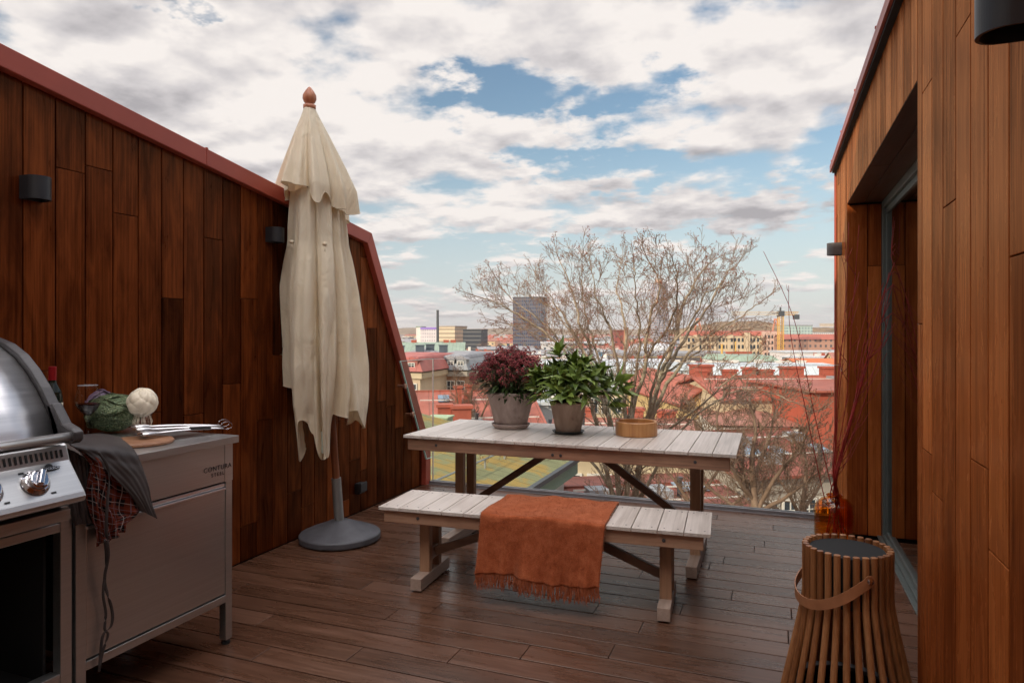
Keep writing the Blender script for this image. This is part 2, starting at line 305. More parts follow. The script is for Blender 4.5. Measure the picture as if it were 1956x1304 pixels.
# ------------------------------------------------ mesh builder
class MB:
    def __init__(s): s.v = []; s.f = []; s.r = []; s.uv = None; s.cur = 0.5
    def add(s, vs, fs, r=None):
        b = len(s.v); s.v.extend([tuple(v) for v in vs]); s.f.extend([tuple(b+i for i in f) for f in fs])
        s.r.extend([s.cur if r is None else r]*len(fs)); return s
    def box(s, x0, x1, y0, y1, z0, z1, r=None):
        vs = [(x0, y0, z0), (x1, y0, z0), (x1, y1, z0), (x0, y1, z0), (x0, y0, z1), (x1, y0, z1), (x1, y1, z1), (x0, y1, z1)]
        return s.add(vs, [(0, 3, 2, 1), (4, 5, 6, 7), (0, 1, 5, 4), (1, 2, 6, 5), (2, 3, 7, 6), (3, 0, 4, 7)], r)
    def prism(s, poly, vec, r=None):
        n = len(poly); vec = Vector(vec); a = [Vector(p) for p in poly]; b = [p+vec for p in a]
        fs = [tuple(reversed(range(n))), tuple(range(n, 2*n))]+[(i, (i+1) % n, n+(i+1) % n, n+i) for i in range(n)]
        return s.add(a+b, fs, r)
    def bar(s, p, q, w, h, up=(0, 0, 1), r=None):
        p = Vector(p); q = Vector(q); t = (q-p).normalized(); u = Vector(up); sd_ = t.cross(u)
        if sd_.length < 1e-4: sd_ = t.cross(Vector((0, 1, 0)))
        sd_.normalize(); u = sd_.cross(t).normalized()
        a = sd_*w/2; b = u*h/2
        return s.prism([p-a-b, p+a-b, p+a+b, p-a+b], q-p, r)
    def tube(s, pts, rad, n=6, cap=True, r=None, flat=1.0):
        pts = [Vector(p) for p in pts]; m = len(pts); vs = []; fs = []
        if not isinstance(rad, (list, tuple)): rad = [rad]*m
        ref = None
        for i, p in enumerate(pts):
            t = (pts[min(i+1, m-1)]-pts[max(i-1, 0)])
            if t.length < 1e-9: t = Vector((0, 0, 1))
            t.normalize()
            if ref is None:
                ref = Vector((0, 0, 1)) if abs(t.z) < .9 else Vector((1, 0, 0))
            a = t.cross(ref)
            if a.length < 1e-5: a = t.cross(Vector((.3, 1, .2)))
            a.normalize(); b = a.cross(t); ref = b.cross(Vector((0, 0, 0))) if False else b
            for k in range(n):
                an = 2*pi*k/n; vs.append(p+(a*cos(an)+b*sin(an)*flat)*rad[i])
        for i in range(m-1):
            for k in range(n):
                fs.append((i*n+k, i*n+(k+1) % n, (i+1)*n+(k+1) % n, (i+1)*n+k))
        if cap: fs.append(tuple(reversed(range(n)))); fs.append(tuple(range((m-1)*n, m*n)))
        return s.add(vs, fs, r)
    def lathe(s, prof, c=(0, 0, 0), n=32, r=None, axis=None):
        cx, cy, cz = c; vs = []; fs = []
        q = None if axis is None else Vector((0, 0, 1)).rotation_difference(Vector(axis))
        for (rr, z) in prof:
            for k in range(n):
                an = 2*pi*k/n; v = Vector((rr*cos(an), rr*sin(an), z))
                if q: v = q @ v
                vs.append((cx+v.x, cy+v.y, cz+v.z))
        for i in range(len(prof)-1):
            for k in range(n): fs.append((i*n+k, i*n+(k+1) % n, (i+1)*n+(k+1) % n, (i+1)*n+k))
        if prof[0][0] > 1e-4: fs.append(tuple(reversed(range(n))))
        if prof[-1][0] > 1e-4: fs.append(tuple(range((len(prof)-1)*n, len(prof)*n)))
        return s.add(vs, fs, r)
    def grid(s, fn, nu, nv, r=None, uv=False):
        vs = []; fs = []; b = len(s.v)
        if uv and s.uv is None: s.uv = {}
        for j in range(nv+1):
            for i in range(nu+1):
                vs.append(fn(i/nu, j/nv))
                if uv: s.uv[b+j*(nu+1)+i] = (i/nu, j/nv)
        for j in range(nv):
            for i in range(nu):
                a = j*(nu+1)+i; fs.append((a, a+1, a+nu+2, a+nu+1))
        return s.add(vs, fs, r)
    def ball(s, c, rad, n=8, m=5, r=None, sc=(1, 1, 1)):
        pr = []
        for i in range(m+1):
            a = -pi/2+pi*i/m; pr.append((max(cos(a)*rad, 1e-5), sin(a)*rad))
        b = len(s.v); s.lathe(pr, (0, 0, 0), n, r)
        for i in range(b, len(s.v)):
            v = s.v[i]; s.v[i] = (v[0]*sc[0]+c[0], v[1]*sc[1]+c[1], v[2]*sc[2]+c[2])
        return s
    def octa(s, c, h, r=None):
        x, y, z = c
        return s.add([(x+h, y, z), (x, y+h, z), (x-h, y, z), (x, y-h, z), (x, y, z+h), (x, y, z-h)], [(0, 1, 4), (1, 2, 4), (2, 3, 4), (3, 0, 4), (1, 0, 5), (2, 1, 5), (3, 2, 5), (0, 3, 5)], r)
    def build(s, name, mat, parent=None, smooth=False, bevel=0, local=False, loc=None, subd=0, solid=0, seg=2, auto=None):
        me = bpy.data.meshes.new(name)
        org = Vector((0, 0, 0))
        if not local:
            if parent is not None: org = wloc(parent)
            elif loc is not None: org = Vector(loc)
        if loc is not None and parent is not None and not local: org = Vector(loc)
        vs = [(v[0]-org.x, v[1]-org.y, v[2]-org.z) for v in s.v] if org.length > 0 else s.v
        me.from_pydata(vs, [], s.f); me.update()
        a = me.attributes.new('rnd', 'FLOAT', 'FACE'); a.data.foreach_set('value', s.r)
        if s.uv:
            ul = me.uv_layers.new(name='UVMap')
            for lp in me.loops: ul.data[lp.index].uv = s.uv.get(lp.vertex_index, (0, 0))
        if smooth: me.polygons.foreach_set('use_smooth', [True]*len(me.polygons))
        me.materials.append(MT[mat] if isinstance(mat, str) else mat)
        o = bpy.data.objects.new(name, me); COL.objects.link(o)
        if parent is not None:
            o.parent = parent
            if loc is not None and not local: o.location = Vector(loc)-wloc(parent)
        elif loc is not None: o.location = loc
        if solid: md = o.modifiers.new('solid', 'SOLIDIFY'); md.thickness = solid; md.offset = 0
        if bevel: md = o.modifiers.new('bevel', 'BEVEL'); md.width = bevel; md.segments = seg; md.limit_method = 'ANGLE'; md.angle_limit = R(40)
        if subd: md = o.modifiers.new('sub', 'SUBSURF'); md.levels = subd; md.render_levels = subd
        return o
def wloc(o):
    l = Vector(o.location); p = o.parent
    while p is not None: l += Vector(p.location); p = p.parent
    return l
def thing(name, label, cat, loc=(0, 0, 0), group=None, rz=0, kind=None):
    o = bpy.data.objects.new(name, None); COL.objects.link(o); o.location = loc; o.empty_display_size = .1; o.rotation_euler = (0, 0, rz)
    return tag(o, label, cat, group, kind)
def tag(o, label=None, cat=None, group=None, kind=None):
    if label: o['label'] = label
    if cat: o['category'] = cat
    if group: o['group'] = group
    if kind: o['kind'] = kind
    return o
def copy_tree(o, parent=None):
    c = o.copy(); COL.objects.link(c); c.parent = parent
    for ch in [x for x in bpy.data.objects if x.parent == o]: copy_tree(ch, c)
    return c
def text_mesh(name, body, size, mat, parent, mtx, ext=.0006, spacing=1.0):
    cu = bpy.data.curves.new(name, 'FONT'); cu.body = body; cu.size = size; cu.extrude = ext; cu.align_x = 'CENTER'; cu.space_character = spacing
    to = bpy.data.objects.new(name+'_tmp', cu); COL.objects.link(to)
    me = bpy.data.meshes.new_from_object(to); bpy.data.objects.remove(to)
    me.transform(mtx); me.materials.clear(); me.materials.append(MT[mat])
    o = bpy.data.objects.new(name, me); COL.objects.link(o)
    o.parent = parent; me.transform(Matrix.Translation(-wloc(parent))); return o
rnd = random.random
def U(a, b): return random.uniform(a, b)
# =================================================================== terrace shell
XL, XR, YR, YB = -3.03, 0.474, 5.66, -1.1      # left wall, right wall, railing, rear wall
OY0, OY1, OZ = 2.774, 5.27, 2.295              # opening in the right wall
EAVE = 2.755
def build_deck():
    t = thing('deck', None, None, (-1.2, 2, 0), kind='structure')
    m = MB(); y = YR-0.05; w = .1432; row = 0
    while y > YB:
        y0 = y-w+.005; x = XL-.0; xe = (XR+.215 if (y < OY1-.02 and y0 > OY0+.0) else XR)
        cuts = [XL+.005]; x = XL+U(.2, 1.6)
        while x < xe-.25: cuts.append(x); x += U(.9, 1.9)
        cuts.append(xe-.004)
        for a, b in zip(cuts, cuts[1:]):
            if b-a > .05: m.box(a+.0016, b-.0016, y0+.0015, y, -.025, 0, rnd())
        y -= w; row += 1
    m.build('deck_boards', 'deck', t, bevel=.0022)
    s = MB(); s.box(XL-.2, XR+.3, YB-.1, YR+.02, -.30, -.03); s.build('deck_substructure', 'black', t)
build_deck()
def clad(m, X, sgn, ys, zt, zb, th=.018, gap=.0065, jl=(1.1, 2.2), off=0.0, slant=None):
    """vertical boards in a plane x = X facing sgn, tops following zt(y), bottoms zb(y)"""
    for a, b in zip(ys, ys[1:]):
        a2, b2 = a+gap/2, b-gap/2
        spans = zb((a+b)/2)
        z = spans+U(.1, 1.6); cuts = [None]
        top = max(zt(a2), zt(b2))
        while z < top-.12:
            cuts.append(z); z += U(*jl)
        cuts.append(None); n = len(cuts)-1
        for i in range(n):
            if i == 0: p0, p1 = zb(a2), zb(b2)
            else: p0 = p1 = cuts[i]+.0015
            if i == n-1: q0, q1 = zt(a2), zt(b2)
            else: q0 = q1 = cuts[i+1]-.0015
            if min(q0-p0, q1-p1) < -.0: q0 = max(q0, p0+.002); q1 = max(q1, p1+.002)
            x0 = X
            poly = [(x0, a2, p0), (x0, b2, p1), (x0, b2, q1), (x0, a2, q0)]
            if sgn > 0: poly = poly[::-1]
            # face towards sgn: extrude backwards
            m.prism(poly, (-sgn*th, 0, 0), rnd())
def frange(a, b, w, first=None):
    ys = [a]; y = a+(first if first else w)
    while y < b-.03: ys.append(y); y += w
    ys.append(b); return ys
# ---- left wall
LTOP = [(YB, 3.03), (4.67, 2.19), (5.665, .34), (5.665, 0)]
def ztl(y):
    if y <= 4.67: return 3.03+(2.19-3.03)*(y-YB)/(4.67-YB)
    return 2.19+(.34-2.19)*min(1, (y-4.67)/(5.665-4.67))
def build_left():
    t = thing('roof_terrace_wall', 'sloping left parapet wall clad in dark brown vertical boards under a red metal cap', 'wall', (XL, 2.5, 0))
    m = MB(); ys = frange(YB, 4.67, .1432, first=.09); ys2 = frange(4.67, 5.655, .1432)
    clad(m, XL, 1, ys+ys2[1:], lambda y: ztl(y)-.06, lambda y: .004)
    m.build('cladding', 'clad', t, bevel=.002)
    b = MB(); b.prism([(XL-.020, YB, -.02), (XL-.020, 5.66, -.02), (XL-.020, 5.66, .33), (XL-.020, 4.665, 2.16), (XL-.020, YB, 3.0)], (-.25, 0, 0)); b.build('wall_core', 'black', t)
    c = MB(); xo, xi = XL-.30, XL+.045
    P = LTOP; w = .095
    offs = []
    for i, p in enumerate(P):     # inner offset polyline (mitred)
        ns = []
        for a, b_ in ((i-1, i), (i, i+1)):
            if 0 <= a and b_ < len(P):
                d = Vector((0, P[b_][0]-P[a][0], P[b_][1]-P[a][1])).normalized(); ns.append(Vector((0, d.z, -d.y)))
        n = sum(ns, Vector()); n.normalize(); k = w/ max(.3, n.dot(ns[0])); offs.append((p[0]+n.y*k, p[1]+n.z*k))
    for i in range(len(P)-1):
        a, b_ = P[i], P[i+1]; c_, d_ = offs[i+1], offs[i]
        q = [(xi, *a), (xi, *b_), (xi, *c_), (xi, *d_)]
        c.prism(q, (xo-xi, 0, 0))
    c.build('metal_cap', 'redmetal', t, bevel=.004)
    for y in (-.4, 1.05, 2.98, 4.30):
        s = MB(); z = ztl(y); s.bar((xi+.001, y, z-.09), (xi+.001, y, z+.004), .010, .003, up=(1, 0, 0)); s.bar((xi, y, z+.004), (xo, y, z+.004), .010, .006)
        s.build('cap_seam', 'redmetal', t)
    o = MB(); o.prism([(XL-.28, YB, 3.0), (XL-.28, 4.66, 2.17), (XL-.28, 5.64, .3), (XL-.28, 5.64, -1.5), (XL-.28, YB, -1.5)], (-.04, 0, 0)); o.build('outer_sheet', 'redmetal', t)
    v = MB(); v.box(XL-.3, XR+.5, YR+.03, YR+.09, -3.2, -.03); v.build('front_fascia', 'redmetal', t)
build_left()
# ---- right house wall
def build_right():
    t = thing('house_wall', 'tall right house wall of warm brown vertical boards with a deep door opening', 'wall', (XR, 4, 0))
    m = MB(); w = .1545; y0 = -.6
    ys = []; y = OY0-.085
    while y > YB: ys.append(y); y -= w
    ys = sorted(ys)+[OY0]; ys = [YB]+ys
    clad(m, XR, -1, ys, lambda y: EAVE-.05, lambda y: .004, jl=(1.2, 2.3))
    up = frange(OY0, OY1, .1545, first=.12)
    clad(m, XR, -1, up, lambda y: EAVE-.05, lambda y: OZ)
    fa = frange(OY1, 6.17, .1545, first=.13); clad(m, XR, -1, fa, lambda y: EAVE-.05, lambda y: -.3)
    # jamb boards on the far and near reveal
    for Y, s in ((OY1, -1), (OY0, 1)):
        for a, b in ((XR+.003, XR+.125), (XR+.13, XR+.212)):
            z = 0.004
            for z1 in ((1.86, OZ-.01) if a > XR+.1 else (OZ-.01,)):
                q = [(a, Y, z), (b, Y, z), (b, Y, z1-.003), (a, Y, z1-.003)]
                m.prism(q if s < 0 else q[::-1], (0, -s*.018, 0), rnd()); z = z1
    m.build('cladding', 'clad_lit', t, bevel=.002)
    b = MB(); x = XR+.020
    b.box(x, x+.5, YB, OY0-.02, -.05, EAVE-.02); b.box(x, x+.5, OY0-.02, OY1+.02, OZ+.02, EAVE-.02); b.box(x, x+.5, OY1+.02, 6.165, -3, EAVE-.02)
    b.build('wall_core', 'black', t)
    s = MB(); s.box(XR+.002, XR+.105, OY0+.001, 4.12, OZ-.001, OZ+.018, .3); s.box(XR+.002, XR+.105, 4.124, OY1, OZ-.001, OZ+.018, .6); s.box(XR+.109, XR+.215, OY0+.001, OY1, OZ-.001, OZ+.018, .4)
    s.build('soffit', 'soffit', t, bevel=.0015)
    e = MB(); e.box(XR-.045, XR+.52, YB, 6.21, EAVE, EAVE+.022); e.box(XR-.045, XR-.030, YB, 6.21, EAVE-.035, EAVE)
    for i in range(7): yy = .9+i*.86; e.box(XR-.047, XR+.5, yy, yy+.012, EAVE+.0221, EAVE+.035)
    e.build('eave_trim', 'redmetal', t, bevel=.002)
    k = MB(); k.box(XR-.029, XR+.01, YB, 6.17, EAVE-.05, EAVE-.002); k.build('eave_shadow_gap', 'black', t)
    c = MB(); c.box(XR-.012, XR+.5, 6.172, 6.20, -3, EAVE-.001); c.build('corner_trim', 'redmetal', t)
    # roof slab over the room behind
    r = MB(); r.box(XR+.52, 5.2, YB, 6.2, EAVE-.05, EAVE+.02); r.build('roof', 'redmetal', t)
    # interior
    i = MB(); i.box(XR+.25, 4.6, 1.6, 1.64, 0, 2.6); i.box(XR+.25, 4.6, 6.1, 6.14, 0, 2.6); i.box(4.6, 4.64, 1.6, 6.14, 0, 2.6); i.build('interior_wall', simple('interior_plaster', (.30, .27, .24), .8), t)
    f = MB(); y = 1.65
    while y < 6.1: f.box(XR+.24, 4.6, y, y+.14, -.02, .004, rnd()); y += .143
    f.build('interior_floor', wood('interior_oak', (.10, .05, .03), (.18, .10, .06), (.25, .15, .09), 'x', .35), t)
    n = MB(); n.box(XR+.52, 4.6, 1.6, 6.14, 2.5, 2.54); n.build('interior_ceiling', simple('interior_ceiling_paint', (.5, .48, .45), .8), t)
    # sliding door
    d = thing('sliding_door', 'tall sliding glass door in a dark grey metal frame inside the right wall opening', 'door', (XR+.22, 4, 0))
    q = MB(); x0 = XR+.213; a, b_ = OY0+.001, OY1-.001
    q.box(x0, x0+.075, a, b_, 0.001, .03); q.box(x0, x0+.075, a, b_, OZ-.055, OZ-.002); q.box(x0, x0+.075, a, a+.05, .03, OZ-.055); q.box(x0, x0+.075, b_-.05, b_, .03, OZ-.055)
    q.box(x0-.028, x0, a, b_, 0.001, .012)
    q.build('frame', 'alugreen', d, bevel=.003)
    sf = MB(); a += .052; b_ -= .052
    for (u, v, xo) in ((a, 4.02, x0+.012), (3.98, b_, x0+.044)):
        sf.box(xo, xo+.026, u, v, .032, .09); sf.box(xo, xo+.026, u, v, OZ-.115, OZ-.057); sf.box(xo, xo+.026, u, u+.045, .09, OZ-.115); sf.box(xo, xo+.026, v-.045, v, .09, OZ-.115)
    sf = MB(); xo = x0+.018
    sf.box(xo, xo+.03, a, b_, .032, .062); sf.box(xo, xo+.03, a, b_, OZ-.095, OZ-.057); sf.box(xo, xo+.03, a, a+.04, .062, OZ-.095); sf.box(xo, xo+.03, b_-.04, b_, .062, OZ-.095)
    sf.box(xo-.012, xo+.032, 3.955, 4.045, .031, OZ-.0565)
    sf.build('sash', 'alugreen', d, bevel=.003)
    g = MB(); g.box(xo+.010, xo+.014, a+.03, b_-.03, .06, OZ-.09); g.build('glass_pane', 'doorglass', d)
    g = MB(); g.box(xo+.024, xo+.027, a+.03, b_-.03, .06, OZ-.09); g.build('glass_pane', 'doorglass', d)
build_right()
def build_rear():
    t = thing('rear_house', 'house body standing unseen behind the terrace, wall toned pale to bounce light', 'house', (-1, YB, 0))
    m = MB(); m.box(-9, 5.2, YB-.3, YB-.02, -1, 5.4); m.build('wall', simple('rear_house_bounce_tone', (.62, .56, .48), .9, 0, .05, 2, .05), t); m = MB(); m.box(-9, 5.2, -7, YB-.301, 5.1, 5.5); m.build('roof', 'redmetal', t)  # unseen; height set to shade the terrace, wall made pale as added fill
build_rear()
# ---- railing
def build_rail():
    t = thing('glass_railing', 'clear frameless glass railing across the far edge of the deck', 'railing', (-1.2, YR, 0))
    m = MB(); m.box(XL+.047, XR-.002, YR-.045, YR+.045, -.028, .004); m.box(XL+.047, XR-.002, YR-.03, YR-.008, .004, .028); m.box(XL+.047, XR-.002, YR+.008+.006, YR+.035, .004, .028)
    m.build('base_channel', 'zinc', t, bevel=.002)
    g = MB(); g.box(XL+.075, XR-.006, YR-.007, YR+.007, .006, 1.155); g.build('glass_pane', 'glass', t)
    e = MB(); e.box(XL+.067, XL+.0745, YR-.007, YR+.007, .03, 1.155); e.build('pane_edge', simple('pale_polished_edge', (.75, .68, .6), .3), t)
    e = MB(); e.box(XL+.067, XR-.006, YR-.006, YR+.006, 1.1555, 1.158); e.build('top_edge', simple('polished_top_edge', (.55, .56, .54), .3), t)
    s = thing('side_glass_panel', 'small slanted side glass panel bolted to the left wall beside the railing', 'glass panel', (XL+.09, 5.4, .2))
    x = XL+.085; P = [(5.03, 1.157), (5.60, 1.157), (5.60, .26), (5.49, .26)]
    g = MB(); g.prism([(x, *p) for p in P], (.012, 0, 0)); g.build('glass_pane', 'glass', s)
    e = MB(); e.bar((x+.006, 5.028, 1.157), (x+.006, 5.488, .26), .014, .010, up=(0, 0, 1)); e.build('pane_edge', 'glassedge', s)
    e = MB(); e.bar((x+.006, 5.488, .257), (x+.006, 5.60, .257), .012, .005); e.build('pane_rim', 'glassedge', s); e = MB(); e.bar((x+.006, 5.03, 1.159), (x+.006, 5.60, 1.159), .012, .004); e.build('pane_rim', 'glassedge', s)
    for (px, py) in ((770, 737), (785, 791), (812, 855)):
        c = PXp(px, py, x); b = MB(); b.lathe([(.022, 0), (.022, .012), (.018, .016)], (x+.013, c.y, c.z), 20, axis=(1, 0, 0)); b.lathe([(.012, -.05), (.012, 0)], (x, c.y, c.z), 12, axis=(1, 0, 0))
        b.build('standoff_bolt', simple('copper_toned_bolt', (.5, .3, .22), .3, .9), s, smooth=False, bevel=.001)
build_rail()
# ---- wall lamps
def wall_lamp(y, z, X, sgn, label, mat='lampmetal', h=.092, w=.095, dep=.095):
    t = thing('wall_lamp', label, 'wall lamp', (X, y, z), 'small up and down wall lamps')
    m = MB(); pts = []
    r = w/2
    prof = [(0, -r), (dep-r, -r)]+[(dep-r+r*sin(a), -r*cos(a)) for a in [pi*k/28 for k in range(1, 28)]]+[(dep-r, r), (0, r)]
    q = [(X+sgn*a, y+b, z-h/2) for a, b in prof]
    th = .004
    inner = [(X+sgn*max(th, a*(1-2*th/dep)), y+b*(1-2*th/w), z-h/2) for a, b in prof]
    n = len(q); vs = []
    for dz in (0, h): vs += [Vector(p)+Vector((0, 0, dz)) for p in q]+[Vector(p)+Vector((0, 0, dz)) for p in inner]
    fs = []
    for i in range(n):
        j = (i+1) % n
        fs += [(i, j, 2*n+j, 2*n+i), (n+j, n+i, 3*n+i, 3*n+j), (j, i, n+i, n+j), (2*n+i, 2*n+j, 3*n+j, 3*n+i)]
    m.add(vs, fs); m.build('housing', mat, t)
    b = MB(); q2 = [(p[0], p[1], z-.01) for p in inner]; b.prism(q2, (0, 0, .02)); b.build('diffuser', simple('unlit_lens', (.2, .18, .15), .3), t)
wall_lamp(2.03, 2.025, XL, 1, 'black wall lamp on the dark left wall above the steel grill', h=.10, w=.10)
wall_lamp(3.55, 2.025, XL, 1, 'black wall lamp on the dark left wall right beside the closed parasol', h=.095, w=.095)
wall_lamp(5.70, 2.03, XR, -1, 'small grey wall lamp at the far outer corner of the right wall, against the sky', 'lampgrey', .09, .10, .10)
wall_lamp(1.60, 2.04, XR, -1, 'big looking black wall lamp cut off by the top right corner of the photo', 'lampmetal', .11, .10, .10)
t = thing('outdoor_socket', 'small black weatherproof socket box low on the left wall behind the parasol foot', 'socket', (XL, 4.53, .19))
m = MB(); m.box(XL, XL+.045, 4.49, 4.575, .15, .235); m.build('socket_body', 'lampmetal', t, bevel=.008)
m = MB(); m.box(XL+.046, XL+.062, 4.487, 4.578, .165, .24); m.build('socket_lid', 'lampmetal', t, bevel=.006)
# =================================================================== parasol
def build_parasol():
    B = Vector((-2.745, 3.90, 0)); top = W(590, 190, 4.50); axis = (top-Vector((B.x, B.y, .05)))
    ax = axis/axis.z
    def A(z): return Vector((B.x, B.y, 0))+Vector((ax.x*(z-.05), ax.y*(z-.05), z))
    t = thing('closed_parasol', 'tall closed cream parasol leaning slightly beside the dark left wall', 'parasol', B)
    b = thing('parasol_base', 'heavy round grey stone parasol foot with a steel tube standing on the deck', 'parasol base', B)
    m = MB(); m.lathe([(.262, .004), (.270, .012), (.270, .045), (.262, .052), (.20, .078), (.13, .103), (.07, .128), (.05, .135)], B, 64); m.build('base_disc', 'concrete', b, smooth=False, bevel=.004)
    m = MB(); m.tube([A(.13), A(.42)], .032, 20); m.build('steel_tube', 'alu', b, smooth=False)
    m = MB(); m.tube([A(.40), A(2.88)], .0245, 16); m.build('pole', 'polewood', t)
    zt = A(2.875); f = MB(); f.lathe([(.030*.9, -.01), (.045*.9, .0), (.046*.9, .022), (.028, .026), (.026, .032), (.036, .042), (.045, .065), (.043, .088), (.028, .115), (.011, .138), (.0001, .146)], zt, 24); f.build('finial', 'finial', t, smooth=True)
    def interp(tab, z):
        if z >= tab[0][0]: return tab[0][1]
        for (a, ra), (b_, rb) in zip(tab, tab[1:]):
            if z >= b_:
                k = (a-z)/(a-b_); k = k*k*(3-2*k) if False else k; return ra+(rb-ra)*k
        return tab[-1][1]
    RZ = [(2.30, .185), (2.05, .215), (1.90, .24), (1.67, .285), (1.38, .325), (1.17, .345), (.95, .34), (.6, .285)]
    def fold(th, sw, k=8, ph=0.0):
        a = th+ph+.13*sin(k*th+ph+1.2)+.20*sin(2*th+sw)+.06*sin(5*th)
        return .74*abs(sin(k*a/2))**.9+.26*abs(sin(k*a+1.1+sw))**.8
    HK = [(.37, .76), (.75, .84), (1.3, .78), (1.9, .86), (2.5, .80), (3.1, 1.0), (3.5, 1.07), (3.85, 1.02), (4.12, .92), (4.38, .66), (4.58, .60), (4.80, .84), (5.05, .78), (5.30, .57), (5.55, .62), (5.85, .86), (6.2, .88), (6.45, .80)]
    def hemz(th):
        t = th if th >= .37 else th+2*pi; K_ = HK+[(.37+2*pi, .76)]
        for (a, za), (b_, zb) in zip(K_, K_[1:]):
            if a <= t <= b_: k = (t-a)/(b_-a); k = k*k*(3-2*k); return za+(zb-za)*k
        return .8
    def main(u, v):
        th = u*2*pi
        # hem height drops at the panel middles
        zh = hemz(th)+.018*cos(13*th)
        # visible side (towards camera-right) hangs lower in the middle
        z = 2.32+(zh-2.32)*v
        R0 = interp(RZ, z); amp = .34+.22*min(1, v*1.5)
        f = fold(th+.20*v*sin(2*th+.7), v*1.3, 8, .2+.40*v)
        r = R0*(1-amp+amp*f)
        waist = exp(-((z-1.98)/.07)**2)*.04; r *= (1-waist)
        r += .008*sin(13*th+9*v)*v+.006*sin(31*th+4*v)*v
        c = A(z); ang = th+.35*v*sin(th*4+1)*.3
        return (c.x+.008-.04*v+r*.84*cos(ang), c.y-.03*v+r*sin(ang)*1.05, z)
    c = MB(); c.grid(main, 288, 60); c.build('canopy', 'canvas', t, smooth=True)
    RT = [(2.885, .036), (2.83, .06), (2.70, .125), (2.48, .23), (2.34, .29), (2.2, .300), (2.0, .305)]
    VK = [(.37, 2.19), (.8, 2.24), (1.5, 2.17), (2.3, 2.26), (3.0, 2.22), (3.5, 2.27), (3.85, 2.27), (4.3, 2.33), (4.75, 2.345), (5.15, 2.32), (5.4, 2.22), (5.7, 2.29), (6.1, 2.20)]
    def vhem(th):
        t = th if th >= .37 else th+2*pi; K_ = VK+[(.37+2*pi, 2.19)]
        for (a, za), (b_, zb) in zip(K_, K_[1:]):
            if a <= t <= b_: k = (t-a)/(b_-a); k = k*k*(3-2*k); return za+(zb-za)*k
        return 2.2
    def vent(u, v):
        th = u*2*pi
        zh = vhem(th)+.008*cos(11*th)
        z = 2.885+(zh-2.885)*v; R0 = interp(RT, z); amp = .10+.50*v
        f = fold(th, .5, 8, .55); r = R0*(1-amp+amp*f)+.004*sin(17*th)*v
        c = A(z); return (c.x+r*.9*cos(th), c.y+r*sin(th), z)
    c = MB(); c.grid(vent, 240, 30); c.build('vent_canopy', 'canvas', t, smooth=True)
    h = MB(); h.tube([main(i/288, 1) for i in range(289)], .0035, 5, cap=False); h.build('hem', 'canvas', t, smooth=True)
    h = MB(); h.tube([vent(i/240, 1) for i in range(241)], .0035, 5, cap=False); h.build('hem', 'canvas', t, smooth=True)
    for (px, py) in ((557, 462), (620, 466)):
        m = MB(); p = W(px, py, 4.36); m.ball(p, .016, 8, 6, sc=(1, 1, .8)); m.tube([p, p+Vector((.01, -.01, -.05))], .004, 5); m.tube([p, p+Vector((-.015, -.01, -.04))], .004, 5)
        m.build('tie_knot', 'canvas', t, smooth=True)
    g = MB(); p = W(612, 850, 4.36); q = [p+Vector((-.02, 0, -.05)), p+Vector((.03, .01, -.05)), p+Vector((.028, .01, .08)), p+Vector((-.012, 0, .09))]; g.prism(q, (0, .003, 0)); g.build('care_tag', simple('white_tag', (.55, .6, .55), .6), t)
    for k in range(8):
        th = 2*pi*k/8+.2; m = MB(); a = A(2.85)+Vector((cos(th)*.03, sin(th)*.03, 0)); e = A(.80)+Vector((cos(th)*.10, sin(th)*.11, 0)); m.tube([a, (a+e)/2, e], .008, 6); m.build('rib', 'polewood', t)
build_parasol()
